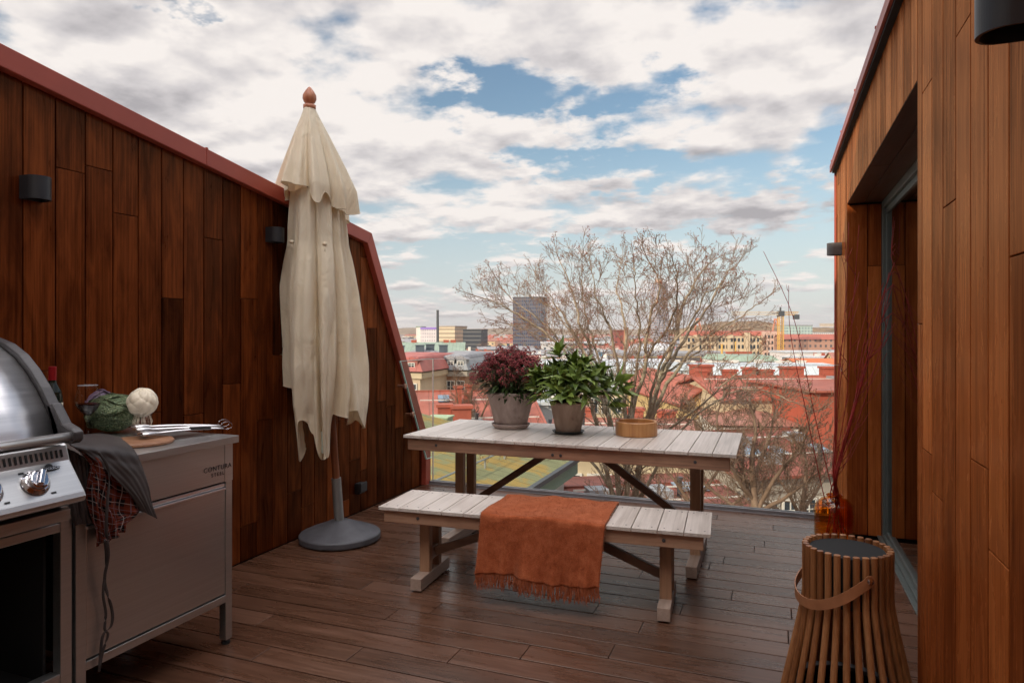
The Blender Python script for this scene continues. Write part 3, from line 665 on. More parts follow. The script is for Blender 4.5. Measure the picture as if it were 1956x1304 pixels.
# =================================================================== table, bench
def trestle_furniture(t, L_, Wd, H, nb, beam_h, post_off, overh, thk=.018, inset=.035, foot_len=.5, kind='table'):
    """local frame: x along the length, centre at origin"""
    m = MB(); bw = L_/nb
    for i in range(nb):
        x0 = -L_/2+i*bw; m.box(x0+.0022, x0+bw-.0022, -Wd/2, Wd/2, H-thk, H, rnd())
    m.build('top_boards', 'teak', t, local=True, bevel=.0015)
    s = MB(); s.lathe([(.004, 0), (.004, .0012)], (0, 0, 0), 8); s0 = s.build('board_screw', 'castdark', t, local=True)
    for i in range(nb):
        for dx in (.03, bw-.03):
            for sy in (-1, 1):
                o = s0 if (i == 0 and dx == .03 and sy == -1) else s0.copy()
                if o is not s0: COL.objects.link(o); o.parent = t
                o.location = (-L_/2+i*bw+dx, sy*(Wd/2-.045), H-.0004)
    for sy in (-1, 1):
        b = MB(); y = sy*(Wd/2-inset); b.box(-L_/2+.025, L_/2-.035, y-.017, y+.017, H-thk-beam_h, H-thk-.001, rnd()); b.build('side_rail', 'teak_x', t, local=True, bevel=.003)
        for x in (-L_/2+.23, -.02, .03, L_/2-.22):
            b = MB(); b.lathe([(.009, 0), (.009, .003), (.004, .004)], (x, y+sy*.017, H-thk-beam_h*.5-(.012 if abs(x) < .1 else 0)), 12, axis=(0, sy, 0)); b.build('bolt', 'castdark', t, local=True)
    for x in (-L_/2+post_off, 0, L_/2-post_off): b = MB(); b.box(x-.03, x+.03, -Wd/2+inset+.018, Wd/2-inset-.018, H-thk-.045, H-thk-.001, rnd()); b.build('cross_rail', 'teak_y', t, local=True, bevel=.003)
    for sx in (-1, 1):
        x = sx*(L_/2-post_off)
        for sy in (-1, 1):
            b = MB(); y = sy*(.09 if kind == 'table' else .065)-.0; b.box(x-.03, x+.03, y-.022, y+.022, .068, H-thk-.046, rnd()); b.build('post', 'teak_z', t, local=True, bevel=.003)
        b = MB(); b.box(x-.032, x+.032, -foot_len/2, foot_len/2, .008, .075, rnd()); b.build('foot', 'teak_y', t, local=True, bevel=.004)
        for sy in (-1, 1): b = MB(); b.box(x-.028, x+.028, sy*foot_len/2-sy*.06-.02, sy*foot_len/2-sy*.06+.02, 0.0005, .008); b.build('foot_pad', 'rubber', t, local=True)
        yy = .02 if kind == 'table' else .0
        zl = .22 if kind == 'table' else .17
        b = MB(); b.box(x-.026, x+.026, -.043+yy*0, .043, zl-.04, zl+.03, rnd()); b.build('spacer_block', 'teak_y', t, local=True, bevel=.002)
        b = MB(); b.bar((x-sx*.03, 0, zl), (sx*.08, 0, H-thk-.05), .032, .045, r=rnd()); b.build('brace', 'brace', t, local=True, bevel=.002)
TX0, TX1, TY0, TY1 = -2.24, -.19, 3.87, 4.73
tb = thing('picnic_table', 'long weathered slatted wooden table holding two potted plants by the glass railing', 'table', ((TX0+TX1)/2, (TY0+TY1)/2, 0), rz=R(.3))
trestle_furniture(tb, TX1-TX0, TY1-TY0, .74, 16, .078, .25, .1, foot_len=.66)
bn = thing('bench', 'weathered slatted wooden bench in front of the table, half covered by an orange blanket', 'bench', (-1.163, 3.49, 0), rz=R(3.6))
trestle_furniture(bn, 1.75, .42, .45, 14, .068, .22, .1, foot_len=.40, kind='bench')
# =================================================================== blanket
def build_blanket():
    base = thing('blanket', 'burnt orange woollen blanket with fringe draped over the middle of the bench', 'blanket', (-1.163, 3.49, 0), rz=R(3.6))
    x0, x1 = -.27, .375; H = .453; yf, yb = -.222, .222
    path = []
    # (y, z) from the back hem over the seat to the front hem
    for k in range(8): path.append((yb+.010, .30+.14*k/8))
    for k in range(5): a = pi/2*k/4; path.append((yb-.004+.014*cos(a), H-.008+.014*sin(a)))
    for k in range(1, 22): path.append((yb-.01+(yf+.012-yb+.01)*k/22, H+.006))
    for k in range(6): a = pi/2*k/5; path.append((yf+.006-.018*sin(a), H-.012+.018*cos(a)))
    for k in range(1, 26): path.append((yf-.013-.02*k/26, H-.012-(H-.012-.165)*k/25))
    n = len(path)-1
    def P(u, v):
        i = min(n, v*n); k = int(min(n-1, i)); fr = i-k
        y = path[k][0]*(1-fr)+path[k+1][0]*fr; z = path[k][1]*(1-fr)+path[k+1][1]*fr
        hang = max(0, min(1, (H-.02-z)/.28)) if v > .5 else 0
        wid = 1-.02*hang; x = (x0+x1)/2+(u-.5)*(x1-x0)*wid+(-.018*hang if v > .5 else 0)
        if v <= .5 or hang == 0: x += .035*(1-abs(v-.35))*0
        y -= hang*(.010+.010*sin(u*47+3)*hang+.020*(sin(u*14+1.0)*.5+.5)*hang+.016*exp(-((u-.42)/.06)**2)*hang+.010*sin(u*29+2)*hang*hang)
        if hang == 0: z += .0035*sin(u*9+v*17)+.003*sin(u*23-v*9)+.004*exp(-((u-.45)/.05)**2)
        z += hang*(-.012*u+.012*sin(u*7)) if v > .5 else 0
        return (x, y, z+.003)
    m = MB(); m.grid(P, 90, 90); m.build('woven_cloth', 'wool', base, smooth=True, local=True, solid=.009)
    f = MB(); random.seed(5)
    for i in range(330):
        u = (i+rnd()*.8)/330; p = Vector(P(u, 1)); L_ = U(.045, .085); b = U(-.012, .012)
        q = p+Vector((b*.5, U(-.006, .006), -L_*.5)); e = p+Vector((b+U(-.008, .008), U(-.012, .008), -L_)); f.tube([p+Vector((0, 0, .012)), q, e], [.0028, .0022, .0012], 4)
    for i in range(2600):   # loose wool fibres standing off the surface
        u, v = rnd(), rnd(); p = Vector(P(u, v)); nrm = Vector((0, -1, .15)) if v > .62 else (Vector((0, 0, 1)) if v > .2 else Vector((0, 1, 0)))
        e = p+nrm*U(.006, .014)+Vector((U(-.008, .008), U(-.006, .006), U(-.010, .004))); f.tube([p+nrm*.004, e], [.0007, .0004], 3, cap=False)
    for s in (0, 1):
        for i in range(160):
            v = .2+.8*rnd(); p = Vector(P(s, v)); e = p+Vector(((-1 if s == 0 else 1)*U(.003, .009), U(-.004, .002), U(-.005, .003))); f.tube([p, e], [.0008, .0004], 3, cap=False)
    f.build('fringe', 'wool', base, local=True)
build_blanket()
# =================================================================== pots and bowl
def pot(m, c, r0, r1, h, th=.010):
    m.lathe([(r0*.96, 0), (r0, .004), (r1*.965, h*.90), (r1*.985, h*.905), (r1, h*.915), (r1, h*.985), (r1-.004, h), (r1-th, h), (r1-th-.003, h*.9), (r1*.85, h*.82)], c, 64)
def saucer(m, c, r, h):
    m.lathe([(r*.80, 0), (r*.84, 0.001), (r, h*.85), (r, h), (r-.007, h), (r*.80, h*.35), (.001, h*.3)], c, 64)
def leaf(m, p, d, up, L_, Wd, r=None, droop=.25, cup=.25):
    d = d.normalized(); s = d.cross(up)
    if s.length < .01: s = d.cross(Vector((1, .2, 0)))
    s.normalize(); n = s.cross(d).normalized(); vs = []; fs = []
    seg = 5; prof = [.18, .75, 1.0, .85, .45, .02]
    for i in range(seg+1):
        t = i/seg; c = p+d*L_*t-Vector((0, 0, 1))*droop*L_*t*t+n*(.0)
        w = Wd/2*prof[i]; k = cup*w
        vs += [c-s*w+n*k, c, c+s*w+n*k]
    for i in range(seg):
        a = i*3; fs += [(a, a+1, a+4, a+3), (a+1, a+2, a+5, a+4)]
    m.add(vs, fs, r)
def red_skimmia():
    c = Vector((-1.705, 4.42, .742))
    t = thing('potted_red_skimmia', 'burgundy flowering shrub in the larger grey clay pot on the table', 'potted plant', c)
    s = MB(); saucer(s, c, .134, .032); s.build('saucer', 'pot_a', t, smooth=False, bevel=.002)
    s = MB(); c2 = c+Vector((0, 0, .012)); pot(s, c2, .110, .168, .238); s.build('pot', 'pot_a', t, smooth=True)
    s = MB(); s.lathe([(.15, 0), (.001, .01)], c2+Vector((0, 0, .215)), 24); s.build('soil', 'soil', t)
    random.seed(11); g = c2+Vector((0, 0, .20)); fl = MB(); lf = MB(); st = MB()
    K = 150
    for i in range(K):
        an = i*2.39996; rr = sqrt((i+.5)/K); el = rr
        R0 = .262*rr*(1+U(-.10, .10)); z = .29*sqrt(max(0, 1-rr**2*.93))*U(.80, 1.06)+.035
        p = g+Vector((R0*cos(an)*1.02, R0*sin(an)*.8, z)); out = (p-g-Vector((0, 0, .06))).normalized()
        base = g+Vector((R0*.35*cos(an), R0*.35*sin(an), .02)); st.tube([base, (base+p)/2+Vector((0, 0, .02)), p], [.0035, .003, .002], 5)
        hgt = U(.040, .070); wd = U(.020, .036)
        for k in range(56):
            tt = rnd(); a2 = rnd()*2*pi; w = wd*sqrt(max(0, 1-tt))*(.55+.6*rnd())+.004; side = out.cross(Vector((.3, .5, .8))).normalized(); s2 = out.cross(side)
            q = p+out*(hgt*(tt-.35))+side*w*cos(a2)+s2*w*sin(a2); fl.octa(q, U(.0028, .0050), rnd())
        for k in range(5):
            a2 = rnd()*2*pi; d = Vector((cos(a2), sin(a2), U(-.2, .5)))+out*.8; q = p-out*U(.02, .055); leaf(lf, q, d, Vector((0, 0, 1)), U(.045, .075), U(.016, .024), rnd()*.8)
    for i in range(420):
        an = rnd()*2*pi; R0 = U(.05, .21); p = g+Vector((R0*cos(an), R0*sin(an)*.85, U(-.0, .19)*(1.15-R0*2.6)+.01)); d = Vector((cos(an), sin(an), U(-.5, .3))); leaf(lf, p, d, Vector((0, 0, 1)), U(.05, .085), U(.018, .028), rnd()*.7)
    p = g+Vector((-.20, -.05, .06)); leaf(lf, p, Vector((-.9, -.3, -.5)), Vector((0, 0, 1)), .08, .03, .1); leaf(lf, p+Vector((-.02, 0, .03)), Vector((-.9, -.1, .1)), Vector((0, 0, 1)), .08, .03, .2)
    fl.build('flower_clusters', 'bud_r', t); lf.build('leaves', 'leaf_d', t, smooth=True); st.build('stems', 'bark', t)
def green_skimmia():
    c = Vector((-1.262, 4.32, .742))
    t = thing('potted_green_skimmia', 'glossy green leafed shrub with lime buds in the smaller clay pot on the table', 'potted plant', c)
    s = MB(); saucer(s, c, .106, .018); s.build('saucer', 'saucer_dark', t, bevel=.002)
    s = MB(); c2 = c+Vector((0, 0, .008)); pot(s, c2, .082, .122, .20); s.build('pot', 'pot_b', t, smooth=True)
    s = MB(); s.lathe([(.11, 0), (.001, .01)], c2+Vector((0, 0, .18)), 24); s.build('soil', 'soil', t)
    random.seed(23); g = c2+Vector((0, 0, .175)); fl = MB(); lf = MB(); st = MB()
    tips = []
    K = 50
    for i in range(K):
        an = i*2.39996+.4; rr = sqrt((i+.5)/K); R0 = .25*rr*U(.85, 1.08); z = .25*sqrt(max(0, 1-rr**2*.94))*U(.72, 1.1)+.015
        tips.append((g+Vector((R0*cos(an)+.012*rr, R0*sin(an)*.85, z)), 1.0))
    X = Vector((CA, SA, 0))
    tips += [(g+X*-.06+Vector((0, 0, .33)), 1.25), (g+X*.31+Vector((0, 0, .15)), 1.2), (g+X*.34+Vector((0, 0, .09)), 1.2), (g+X*.20+Vector((0, 0, .22)), 1.1), (g+X*.03+Vector((0, 0, .27)), 1.1), (g+X*.10+Vector((0, 0, .26)), 1.1), (g+X*-.19+Vector((0, 0, .19)), 1.1), (g+X*.28+Vector((0, -.03, .0)), 1.1)]
    for (p, k) in tips:
        out = (p-g+Vector((0, 0, .05))).normalized(); base = g+(p-g)*.15; st.tube([base, (base+p)/2+Vector((0, 0, .015)), p], [.0035, .003, .0025], 5)
        rot = rnd()*6; side = out.cross(Vector((.31, .52, .8))).normalized(); s2 = out.cross(side)
        for j in range(11):
            a = rot+j*2.4; sp = .35+.75*(j/11.0); d = out*(1.15-sp)+(side*cos(a)+s2*sin(a))*sp+Vector((0, 0, .1)); leaf(lf, p-out*.022*(j/11.0), d, out, U(.112, .165)*k*(.7+.3*sp), U(.031, .044)*k, min(1, max(0, U(.15, .75)+.18*(k > 1))), droop=U(.05, .35), cup=U(.15, .5))
    for (dx, dz, dy) in ((-.075, .235, -.09), (-.115, .075, -.17), (-.085, .055, -.18), (-.055, .03, -.17), (.03, .085, -.19), (.055, .075, -.17), (.15, .04, -.14), (.10, .17, -.15), (-.14, .12, -.13), (.18, .12, -.1), (.08, .04, -.19)):
        p = g+X*dx+Vector((-SA*dy*.1, dy, dz)); r = U(.017, .026)
        for k in range(90):
            v = Vector((U(-1, 1), U(-1, 1), U(-1, 1)))
            if v.length > 1: v.normalize()
            q = p+v*r; fl.octa(q, U(.0026, .0044), rnd())
    fl.build('flower_buds', 'bud_g', t); lf.build('leaves', 'leaf', t, smooth=True); st.build('stems', 'leaf_d', t)
red_skimmia(); green_skimmia()
c = Vector((-.83, 4.40, .741)); m = MB(); m.lathe([(.128, 0), (.134, .004), (.134, .086), (.131, .090), (.118, .090), (.116, .086), (.108, .012), (.001, .010)], c, 72)
tag(m.build('wooden_bowl', 'poplar', None, smooth=False, loc=c, bevel=.001), 'round golden grained wooden bowl on the right half of the table', 'bowl')
# =================================================================== lantern
def build_lantern():
    c = W(1618, 1045, 2.62); c.z = 0
    t = thing('slatted_lantern', 'teak slatted solar lantern with a leather strap standing in the right foreground', 'lantern', c)
    n = 29
    for k in range(n):
        th = 2*pi*(k+.3)/n; m = MB(); e = Vector((cos(th), sin(th), 0)); pts = [e*.228+Vector((0, 0, 0.001)), e*.202+Vector((0, 0, .12)), e*.168+Vector((0, 0, .28)), e*.153+Vector((0, 0, .36)), e*.1475+Vector((0, 0, .40)), e*.1475+Vector((0, 0, .585))]
        m.tube([c+p for p in pts], .0122, 10, r=rnd()); m.build('slat', 'lantern', t, smooth=False, bevel=.0012, seg=1)
    m = MB(); m.lathe([(.126, .38), (.133, .385), (.133, .568), (.131, .572), (.127, .5715)], c, 64); m.build('inner_ring', 'black', t)
    m = MB(); m.lathe([(.127, 0), (.1275, .008), (.124, .010), (.001, .0102)], c+Vector((0, 0, .561)), 64); m.build('solar_lid', 'greyplastic', t)
    m = MB(); m.lathe([(.17, .03), (.205, .03), (.205, .045), (.17, .045), (.17, .03)], c, 48); m.build('bottom_ring', 'castdark', t)
    # strap
    X = Vector((CA, SA, 0)); Yv = Vector((-SA, CA, 0)); a = c+Vector((0, 0, .505))
    p0 = a-Yv*.163+X*.000; p1 = a+Yv*.163
    ctr = a; pts = []
    K = 40
    for i in range(K+1):
        u = pi*i/K; y = -cos(u)*.168; s = sin(u); o = s**.62*.180 if s > 0 else 0
        pts.append(ctr+Yv*y-X*o-Vector((0, 0, .125*max(0, s)**.62)))
    w = .024; m = MB(); vs = []; fs = []
    for i, p in enumerate(pts):
        tn = (pts[min(K, i+1)]-pts[max(0, i-1)]).normalized(); out = (p-ctr); out.z = 0; out.normalize(); dn = tn.cross(out).normalized()
        if dn.z < 0: dn = -dn
        o2 = tn.cross(dn)
        for (s1, s2) in ((1, 1), (1, -1), (-1, -1), (-1, 1)): vs.append(p+dn*w*s1*.75+o2*.002*s2)
    for i in range(K):
        for k in range(4): fs.append((i*4+k, i*4+(k+1) % 4, (i+1)*4+(k+1) % 4, (i+1)*4+k))
    fs += [(3, 2, 1, 0), (K*4, K*4+1, K*4+2, K*4+3)]
    m.add(vs, fs)
    for s in (0, K): m.lathe([(w*.8, -.002), (w*.8, .002)], pts[s]+Vector((0, 0, .003)), 20, axis=Yv)
    m.build('leather_handle', 'strap', t)
    for p, s in ((pts[0], -1), (pts[-1], 1)): m = MB(); m.lathe([(.012, 0), (.012, .003), (.006, .006), (.001, .007)], p+Yv*s*.003+Vector((0, 0, .003)), 16, axis=Yv*s); m.build('rivet', 'chrome', t)
build_lantern()
# =================================================================== amber vase with red branches
def build_vase():
    c = W(1594, 1040, 4.64); c.z = .001
    t = thing('amber_vase', 'rounded amber glass vase on the deck at the far right wall corner', 'vase', c)
    pr = [(.112, 0), (.124, .012), (.127, .04), (.127, .19), (.118, .235), (.085, .268), (.052, .280), (.047, .287), (.052, .296)]
    m = MB(); m.lathe(pr, c, 48); m.build('glass_body', 'amber', t, smooth=True)
    inn = [(.104, .010), (.117, .02), (.119, .04), (.119, .19), (.110, .230), (.080, .260), (.044, .275), (.042, .287), (.047, .296)]
    m = MB(); m.lathe(inn, c, 48); m.build('inner_surface', 'amber', t, smooth=True)
    m = MB(); m.lathe([(.0495+.004*cos(a), .2965+.004*sin(a)) for a in [2*pi*k/8 for k in range(9)]], c, 40); m.build('lip', 'amber', t, smooth=True)
    random.seed(31)
    neck = c+Vector((0, 0, .29)); X = Vector((CA, SA, 0)); Yv = Vector((-SA, CA, 0))
    # tip pixels and depth offset
    br = [((1580, 960), (1545, 800), (1512, 640), (1505, 545), -.05, 'thin dark red branch rising nearly straight left of the wall, second tallest against the sky', .0042),
          ((1590, 940), (1555, 780), (1515, 610), (1457, 480), .10, 'longest red branch arching out left against the sky from the vase', .0040),
          ((1598, 900), (1640, 740), (1690, 560), (1745, 420), -.35, 'tallest red branch leaning right across the glass door', .0055),
          ((1600, 900), (1650, 720), (1700, 560), (1722, 485), -.30, None, .005),
          ((1597, 900), (1632, 760), (1668, 640), (1700, 520), -.25, None, .0045),
          ((1594, 900), (1605, 760), (1612, 640), (1624, 425), -.10, None, .004),
          ((1596, 900), (1618, 760), (1630, 600), (1642, 430), -.15, None, .004),
          ((1592, 900), (1600, 780), (1615, 560), (1610, 490), -.12, None, .0038),
          ((1600, 900), (1625, 800), (1650, 660), (1690, 540), -.20, None, .0045),
          ((1603, 900), (1640, 800), (1680, 680), (1700, 600), -.30, None, .004),
          ((1595, 900), (1600, 700), (1625, 600), (1640, 540), -.12, None, .0036),
          ((1602, 900), (1632, 780), (1650, 700), (1690, 640), -.25, None, .0036)]
    for i, b in enumerate(br):
        pts = [c+Vector((U(-.06, .06), U(-.06, .06), .012)), neck+Vector((U(-.03, .03), U(-.03, .03), 0))]
        for k, (px, py) in enumerate(b[:4]):
            dd = b[4]*(k+1)/4; q = W(px+U(-3, 3), py, 4.64+dd+.0*k); pts.append(q)
        # smooth
        sm = []
        for k in range(len(pts)-1):
            p0, p1, p2, p3 = pts[max(0, k-1)], pts[k], pts[k+1], pts[min(len(pts)-1, k+2)]
            for j in range(5):
                u = j/5; sm.append(.5*((2*p1)+(-p0+p2)*u+(2*p0-5*p1+4*p2-p3)*u*u+(-p0+3*p1-3*p2+p3)*u**3))
        sm.append(pts[-1]); r = b[6]*1.15; nn = len(sm)
        m = MB(); m.tube(sm, [r*(1-.65*k/nn) for k in range(nn)], 6)
        for j in range(9, nn-1):
            if rnd() < (.30 if i > 1 else .12):
                p = sm[j]; tn = (sm[j+1]-sm[j]).normalized(); sd_ = (X*random.choice((-1, 1))*U(.4, 1)+Yv*U(-.3, .3)).normalized(); Ls = U(.08, .34)*(1 if i > 1 else .35)
                e1 = p+(tn*.8+sd_*.55)*Ls*.4; e2 = p+(tn*1.0+sd_*.35)*Ls
                m.tube([p, e1, e2], [r*.5, r*.4, r*.22], 5)
                if rnd() < .5: m.tube([e1, e1+(tn*.9-sd_*.3)*Ls*.35], [r*.35, r*.2], 4)
        lab = b[5] or 'slender dark red bare branch fanning up among the others from the amber vase'
        tag(m.build('dogwood_branch', 'stem_red', None, smooth=True, loc=c), lab, 'branch', 'bare red branches standing in the amber vase')
build_vase()
# =================================================================== outdoor kitchen
FX = -2.29; CH = .933
def build_cabinet():
    t = thing('steel_kitchen_cabinet', 'brushed steel outdoor kitchen cabinet with lettering beside the grill', 'cabinet', (FX-.3, 2.06, 0))
    y0, y1, xb = 1.70, 2.435, -2.96
    m = MB(); m.box(xb, FX+.012, y0, y1+.025, CH-.032, CH); m.build('countertop', 'steel', t, bevel=.002)
    m = MB(); m.box(FX-.022, FX, y0+.03, y1-.045, .735, CH-.033); m.build('drawer_front', 'steel', t, bevel=.002)
    m = MB(); m.box(FX-.02, FX-.004, y0+.03, y1-.045, .712, .727); m.build('handle_lip', 'steel_bright', t, bevel=.002)
    m = MB(); m.box(FX-.025, FX-.002, y0+.03, y1-.045, .235, .700)
    m.build('door', 'steel', t, bevel=.003)
    m = MB(); m.box(FX-.035, FX+.004, y0+.03, y1-.045, .6985, .708); m.build('handle_lip', 'steel_bright', t, bevel=.002)
    m = MB(); m.box(xb+.03, FX-.03, y0+.03, y1-.03, .235, CH-.035); m.build('carcass', 'black', t)
    m = MB(); m.box(xb+.04, FX-.03, y1-.029, y1-.024, .20, CH-.034); m.build('side_panel', 'steel_x', t)
    m = MB(); m.box(FX-.035, FX, y0+.03, y1-.042, .195, .227); m.box(xb, FX-.04, y1-.035, y1-.005, .195, .227); m.build('bottom_rail', 'steel', t, bevel=.002)
    for (x, y) in ((FX-.04, y1-.04), (FX-.04, y0-.008), (xb, y1-.04), (xb, y0-.008)):
        m = MB(); m.box(x, x+.038, y, y+.038, .022, CH-.033); p = m.build('post', 'steel', t, bevel=.002)
        m = MB(); m.lathe([(.019, .0005), (.019, .012), (.008, .014), (.008, .022)], (x+.019, y+.019, 0), 16); m.build('levelling_foot', 'rubber', p)
    # corner gusset and rivets
    m = MB(); m.box(FX+.0005, FX+.002, y1-.05, y1-.003, .735, CH-.034); m.build('corner_plate', 'steel', t)
    mt = Matrix.Translation((FX+.003, 2.343, .795)) @ Matrix(((0, 0, 1, 0), (1, 0, 0, 0), (0, 1, 0, 0), (0, 0, 0, 1)))
    text_mesh('lettering', 'CONTURA', .030, 'ink', t, mt, .0004, 1.15)
    mt = Matrix.Translation((FX+.003, 2.343, .770)) @ Matrix(((0, 0, 1, 0), (1, 0, 0, 0), (0, 1, 0, 0), (0, 0, 0, 1)))
    text_mesh('lettering', 'STEEL', .022, 'ink', t, mt, .0004, 1.4)
build_cabinet()
def extr(m, prof, ya, yb, r=None):
    """closed profile in (x, z) extruded along y"""
    m.prism([(x, ya, z) for x, z in prof], (0, yb-ya, 0), r)
def build_grill():
    t = thing('gas_grill', 'large stainless gas grill with a domed lid at the left edge of the photo', 'grill', (FX-.3, 1.2, 0))
    ya, yb = .78, 1.615
    # lid outer curve (x, z)
    cv = [(-2.215, 1.055), (-2.232, 1.10), (-2.262, 1.155), (-2.305, 1.215), (-2.36, 1.275), (-2.42, 1.325), (-2.49, 1.362), (-2.57, 1.384), (-2.66, 1.392), (-2.75, 1.380), (-2.83, 1.34), (-2.88, 1.27), (-2.90, 1.15), (-2.90, 1.055)]
    m = MB(); vs = []; n = len(cv)
    lid = [(x-.018*(1 if x < -2.6 else 1), z-.012) for x, z in cv]
    def lf(u, v):
        i = u*(n-1); k = int(min(n-2, i)); f = i-k; return (lid[k][0]*(1-f)+lid[k+1][0]*f, ya+.035+(yb-.04-ya-.035)*v, lid[k][1]*(1-f)+lid[k+1][1]*f)
    m.grid(lf, 52, 6); m.build('lid', 'steel_bright', t, smooth=True, solid=.003)
    # cast end frames: thick arch band
    for (a, b) in ((yb-.036, yb), (ya, ya+.036)):
        m = MB(); w = .030; vs = []; 
        cc = Vector((-2.58, 1.05))
        inner = []
        for (x, z) in cv:
            d = (cc-Vector((x, z))); d.normalize(); inner.append((x+d.x*w, z+d.y*w))
        vs = []; 
        for y in (a, b):
            vs += [(x, y, z) for x, z in cv]+[(x, y, z) for x, z in inner]
        fs = []
        for i in range(n-1):
            fs += [(i, i+1, n+i+1, n+i), (2*n+i+1, 2*n+i, 3*n+i, 3*n+i+1), (i+1, i, 2*n+i, 2*n+i+1), (n+i, n+i+1, 3*n+i+1, 3*n+i)]
        fs += [(0, n, 3*n, 2*n), (n-1, 3*n-1, 4*n-1, 2*n-1)]
        m.add(vs, fs); m.build('lid_end_frame', 'castdark', t, smooth=False, bevel=.004)
        m = MB(); extr(m, [(x+(cc.x-x)*.04, z+(cc.y-z)*.04) for x, z in cv], (a+b)/2-.004, (a+b)/2+.004); m.build('lid_end_plate', 'castdark', t)
        m = MB(); extr(m, [(-2.225, 1.035), (-2.165, 1.032), (-2.148, 1.045), (-2.148, 1.072), (-2.165, 1.083), (-2.205, 1.098), (-2.255, 1.165), (-2.285, 1.155), (-2.262, 1.10), (-2.25, 1.05)], a, b); m.build('handle_bracket', 'castdark', t, bevel=.006)
    m = MB(); m.tube([(-2.168, ya+.03, 1.058), (-2.168, yb-.03, 1.058)], .0145, 24); m.build('lid_handle', 'steel_bright', t, smooth=True)
    # control panel
    pr = [(-2.255, 1.022), (-2.243, 1.028), (-2.236, 1.020), (-2.222, .972), (-2.150, .872), (-2.143, .858), (-2.146, .842), (-2.165, .836), (-2.30, .80), (-2.32, .80), (-2.32, 1.022)]
    m = MB(); extr(m, pr, ya-.02, yb+.004); cp = m.build('control_panel', 'steel', t, bevel=.005)
    s = MB(); d = Vector((.014, 0, -.048)).normalized(); nrm = Vector((.048, 0, .014)).normalized()
    y = yb-.022
    while y > ya: 
        c = Vector((-2.2285, y, .996))+nrm*.0012; s.bar(c-d*.013, c+d*.013, .0062, .003, up=nrm); y -= .0165
    s.build('vent_slots', 'black', cp)
    # knobs
    fn = Vector((.100, 0, .072)).normalized(); dn = Vector((.072, 0, -.100)).normalized()
    for y in (1.478, 1.335, 1.19, 1.04):
        c = Vector((-2.187, y, .922))+fn*.002
        k = MB(); k.lathe([(.044, 0), (.044, .004), (.036, .012), (.034, .014)], c, 40, axis=fn); kb = k.build('knob_bezel', 'chrome', t, smooth=False, bevel=.002)
        k = MB(); k.lathe([(.031, .012), (.031, .026), (.028, .030), (.001, .031)], c, 40, axis=fn)
        ax = (Vector((0, 1, 0))*.5+dn*-.85).normalized(); k.bar(c+fn*.036-ax*.028, c+fn*.036+ax*.028, .017, .018, up=fn); k.build('knob', 'chrome', t, bevel=.004, seg=3)
        for kx, (a, b) in enumerate(((.028, .045), (-.030, -.042))):
            k = MB(); q = c+Vector((0, a, 0))*1.2+dn*b*1.0; k.bar(q, q+Vector((0, .016, 0)), .006, .001, up=fn); k.build('panel_mark', 'ink', cp)
    # badge
    c = Vector((-2.2085, 1.540, .955))+fn*.0015
    k = MB(); q = []
    for i in range(20):
        a = 2*pi*i/20; q.append(c+Vector((0, 1, 0))*.036*cos(a)+dn*.0075*sin(a))
    k.prism(q, fn*.002); q = [c-dn*.007+Vector((0, .012*cos(pi*i/6), 0))-dn*.011*sin(pi*i/6) for i in range(7)]; k.prism(q, fn*.0019); k.build('badge', 'ink', t)
    mt = Matrix.Translation(c+fn*.0035+dn*.0045) @ Matrix(((0, -dn.x, fn.x, 0), (1, 0, 0, 0), (0, -dn.z, fn.z, 0), (0, 0, 0, 1)))
    text_mesh('badge_lettering', 'NAPOLEON', .0125, 'steel_bright', t, mt, .0003)
    # body and stand
    m = MB(); extr(m, [(-2.27, .80), (-2.262, 1.015), (-2.90, 1.04), (-2.90, .78), (-2.32, .78)], ya, yb-.03); m.build('firebox', 'castdark', t)
    m = MB(); m.box(-2.30, -2.20, ya, yb-.01, .775, .812); m.build('lower_fascia', 'steel', t, bevel=.002)
    m = MB(); m.box(-2.34, FX-.002, ya, yb+.02, .715, .745); m.build('front_rail', 'steel', t, bevel=.002)
    m = MB(); m.box(-2.34, FX-.002, ya, yb+.02, .195, .227); m.build('lower_front_rail', 'steel', t, bevel=.002)
    for (x, y) in ((FX-.042, yb+.022), (FX-.042, ya), (-2.96, yb+.022), (-2.96, ya)):
        m = MB(); m.box(x, x+.04, y, y+.04, .022, .80); p = m.build('post', 'steel', t, bevel=.002)
        m = MB(); m.lathe([(.019, .0005), (.019, .012), (.008, .014), (.008, .022)], (x+.02, y+.02, 0), 16); m.build('levelling_foot', 'rubber', p)
    m = MB(); m.box(-2.94, -2.93, ya, yb, .20, .80); m.box(-2.94, -2.35, ya-.01, ya, .20, .8); m.box(-2.94, -2.35, yb, yb+.01, .20, .80); m.box(-2.94, -2.34, ya, yb, .19, .20); m.build('open_shelf', 'black', t)
build_grill()
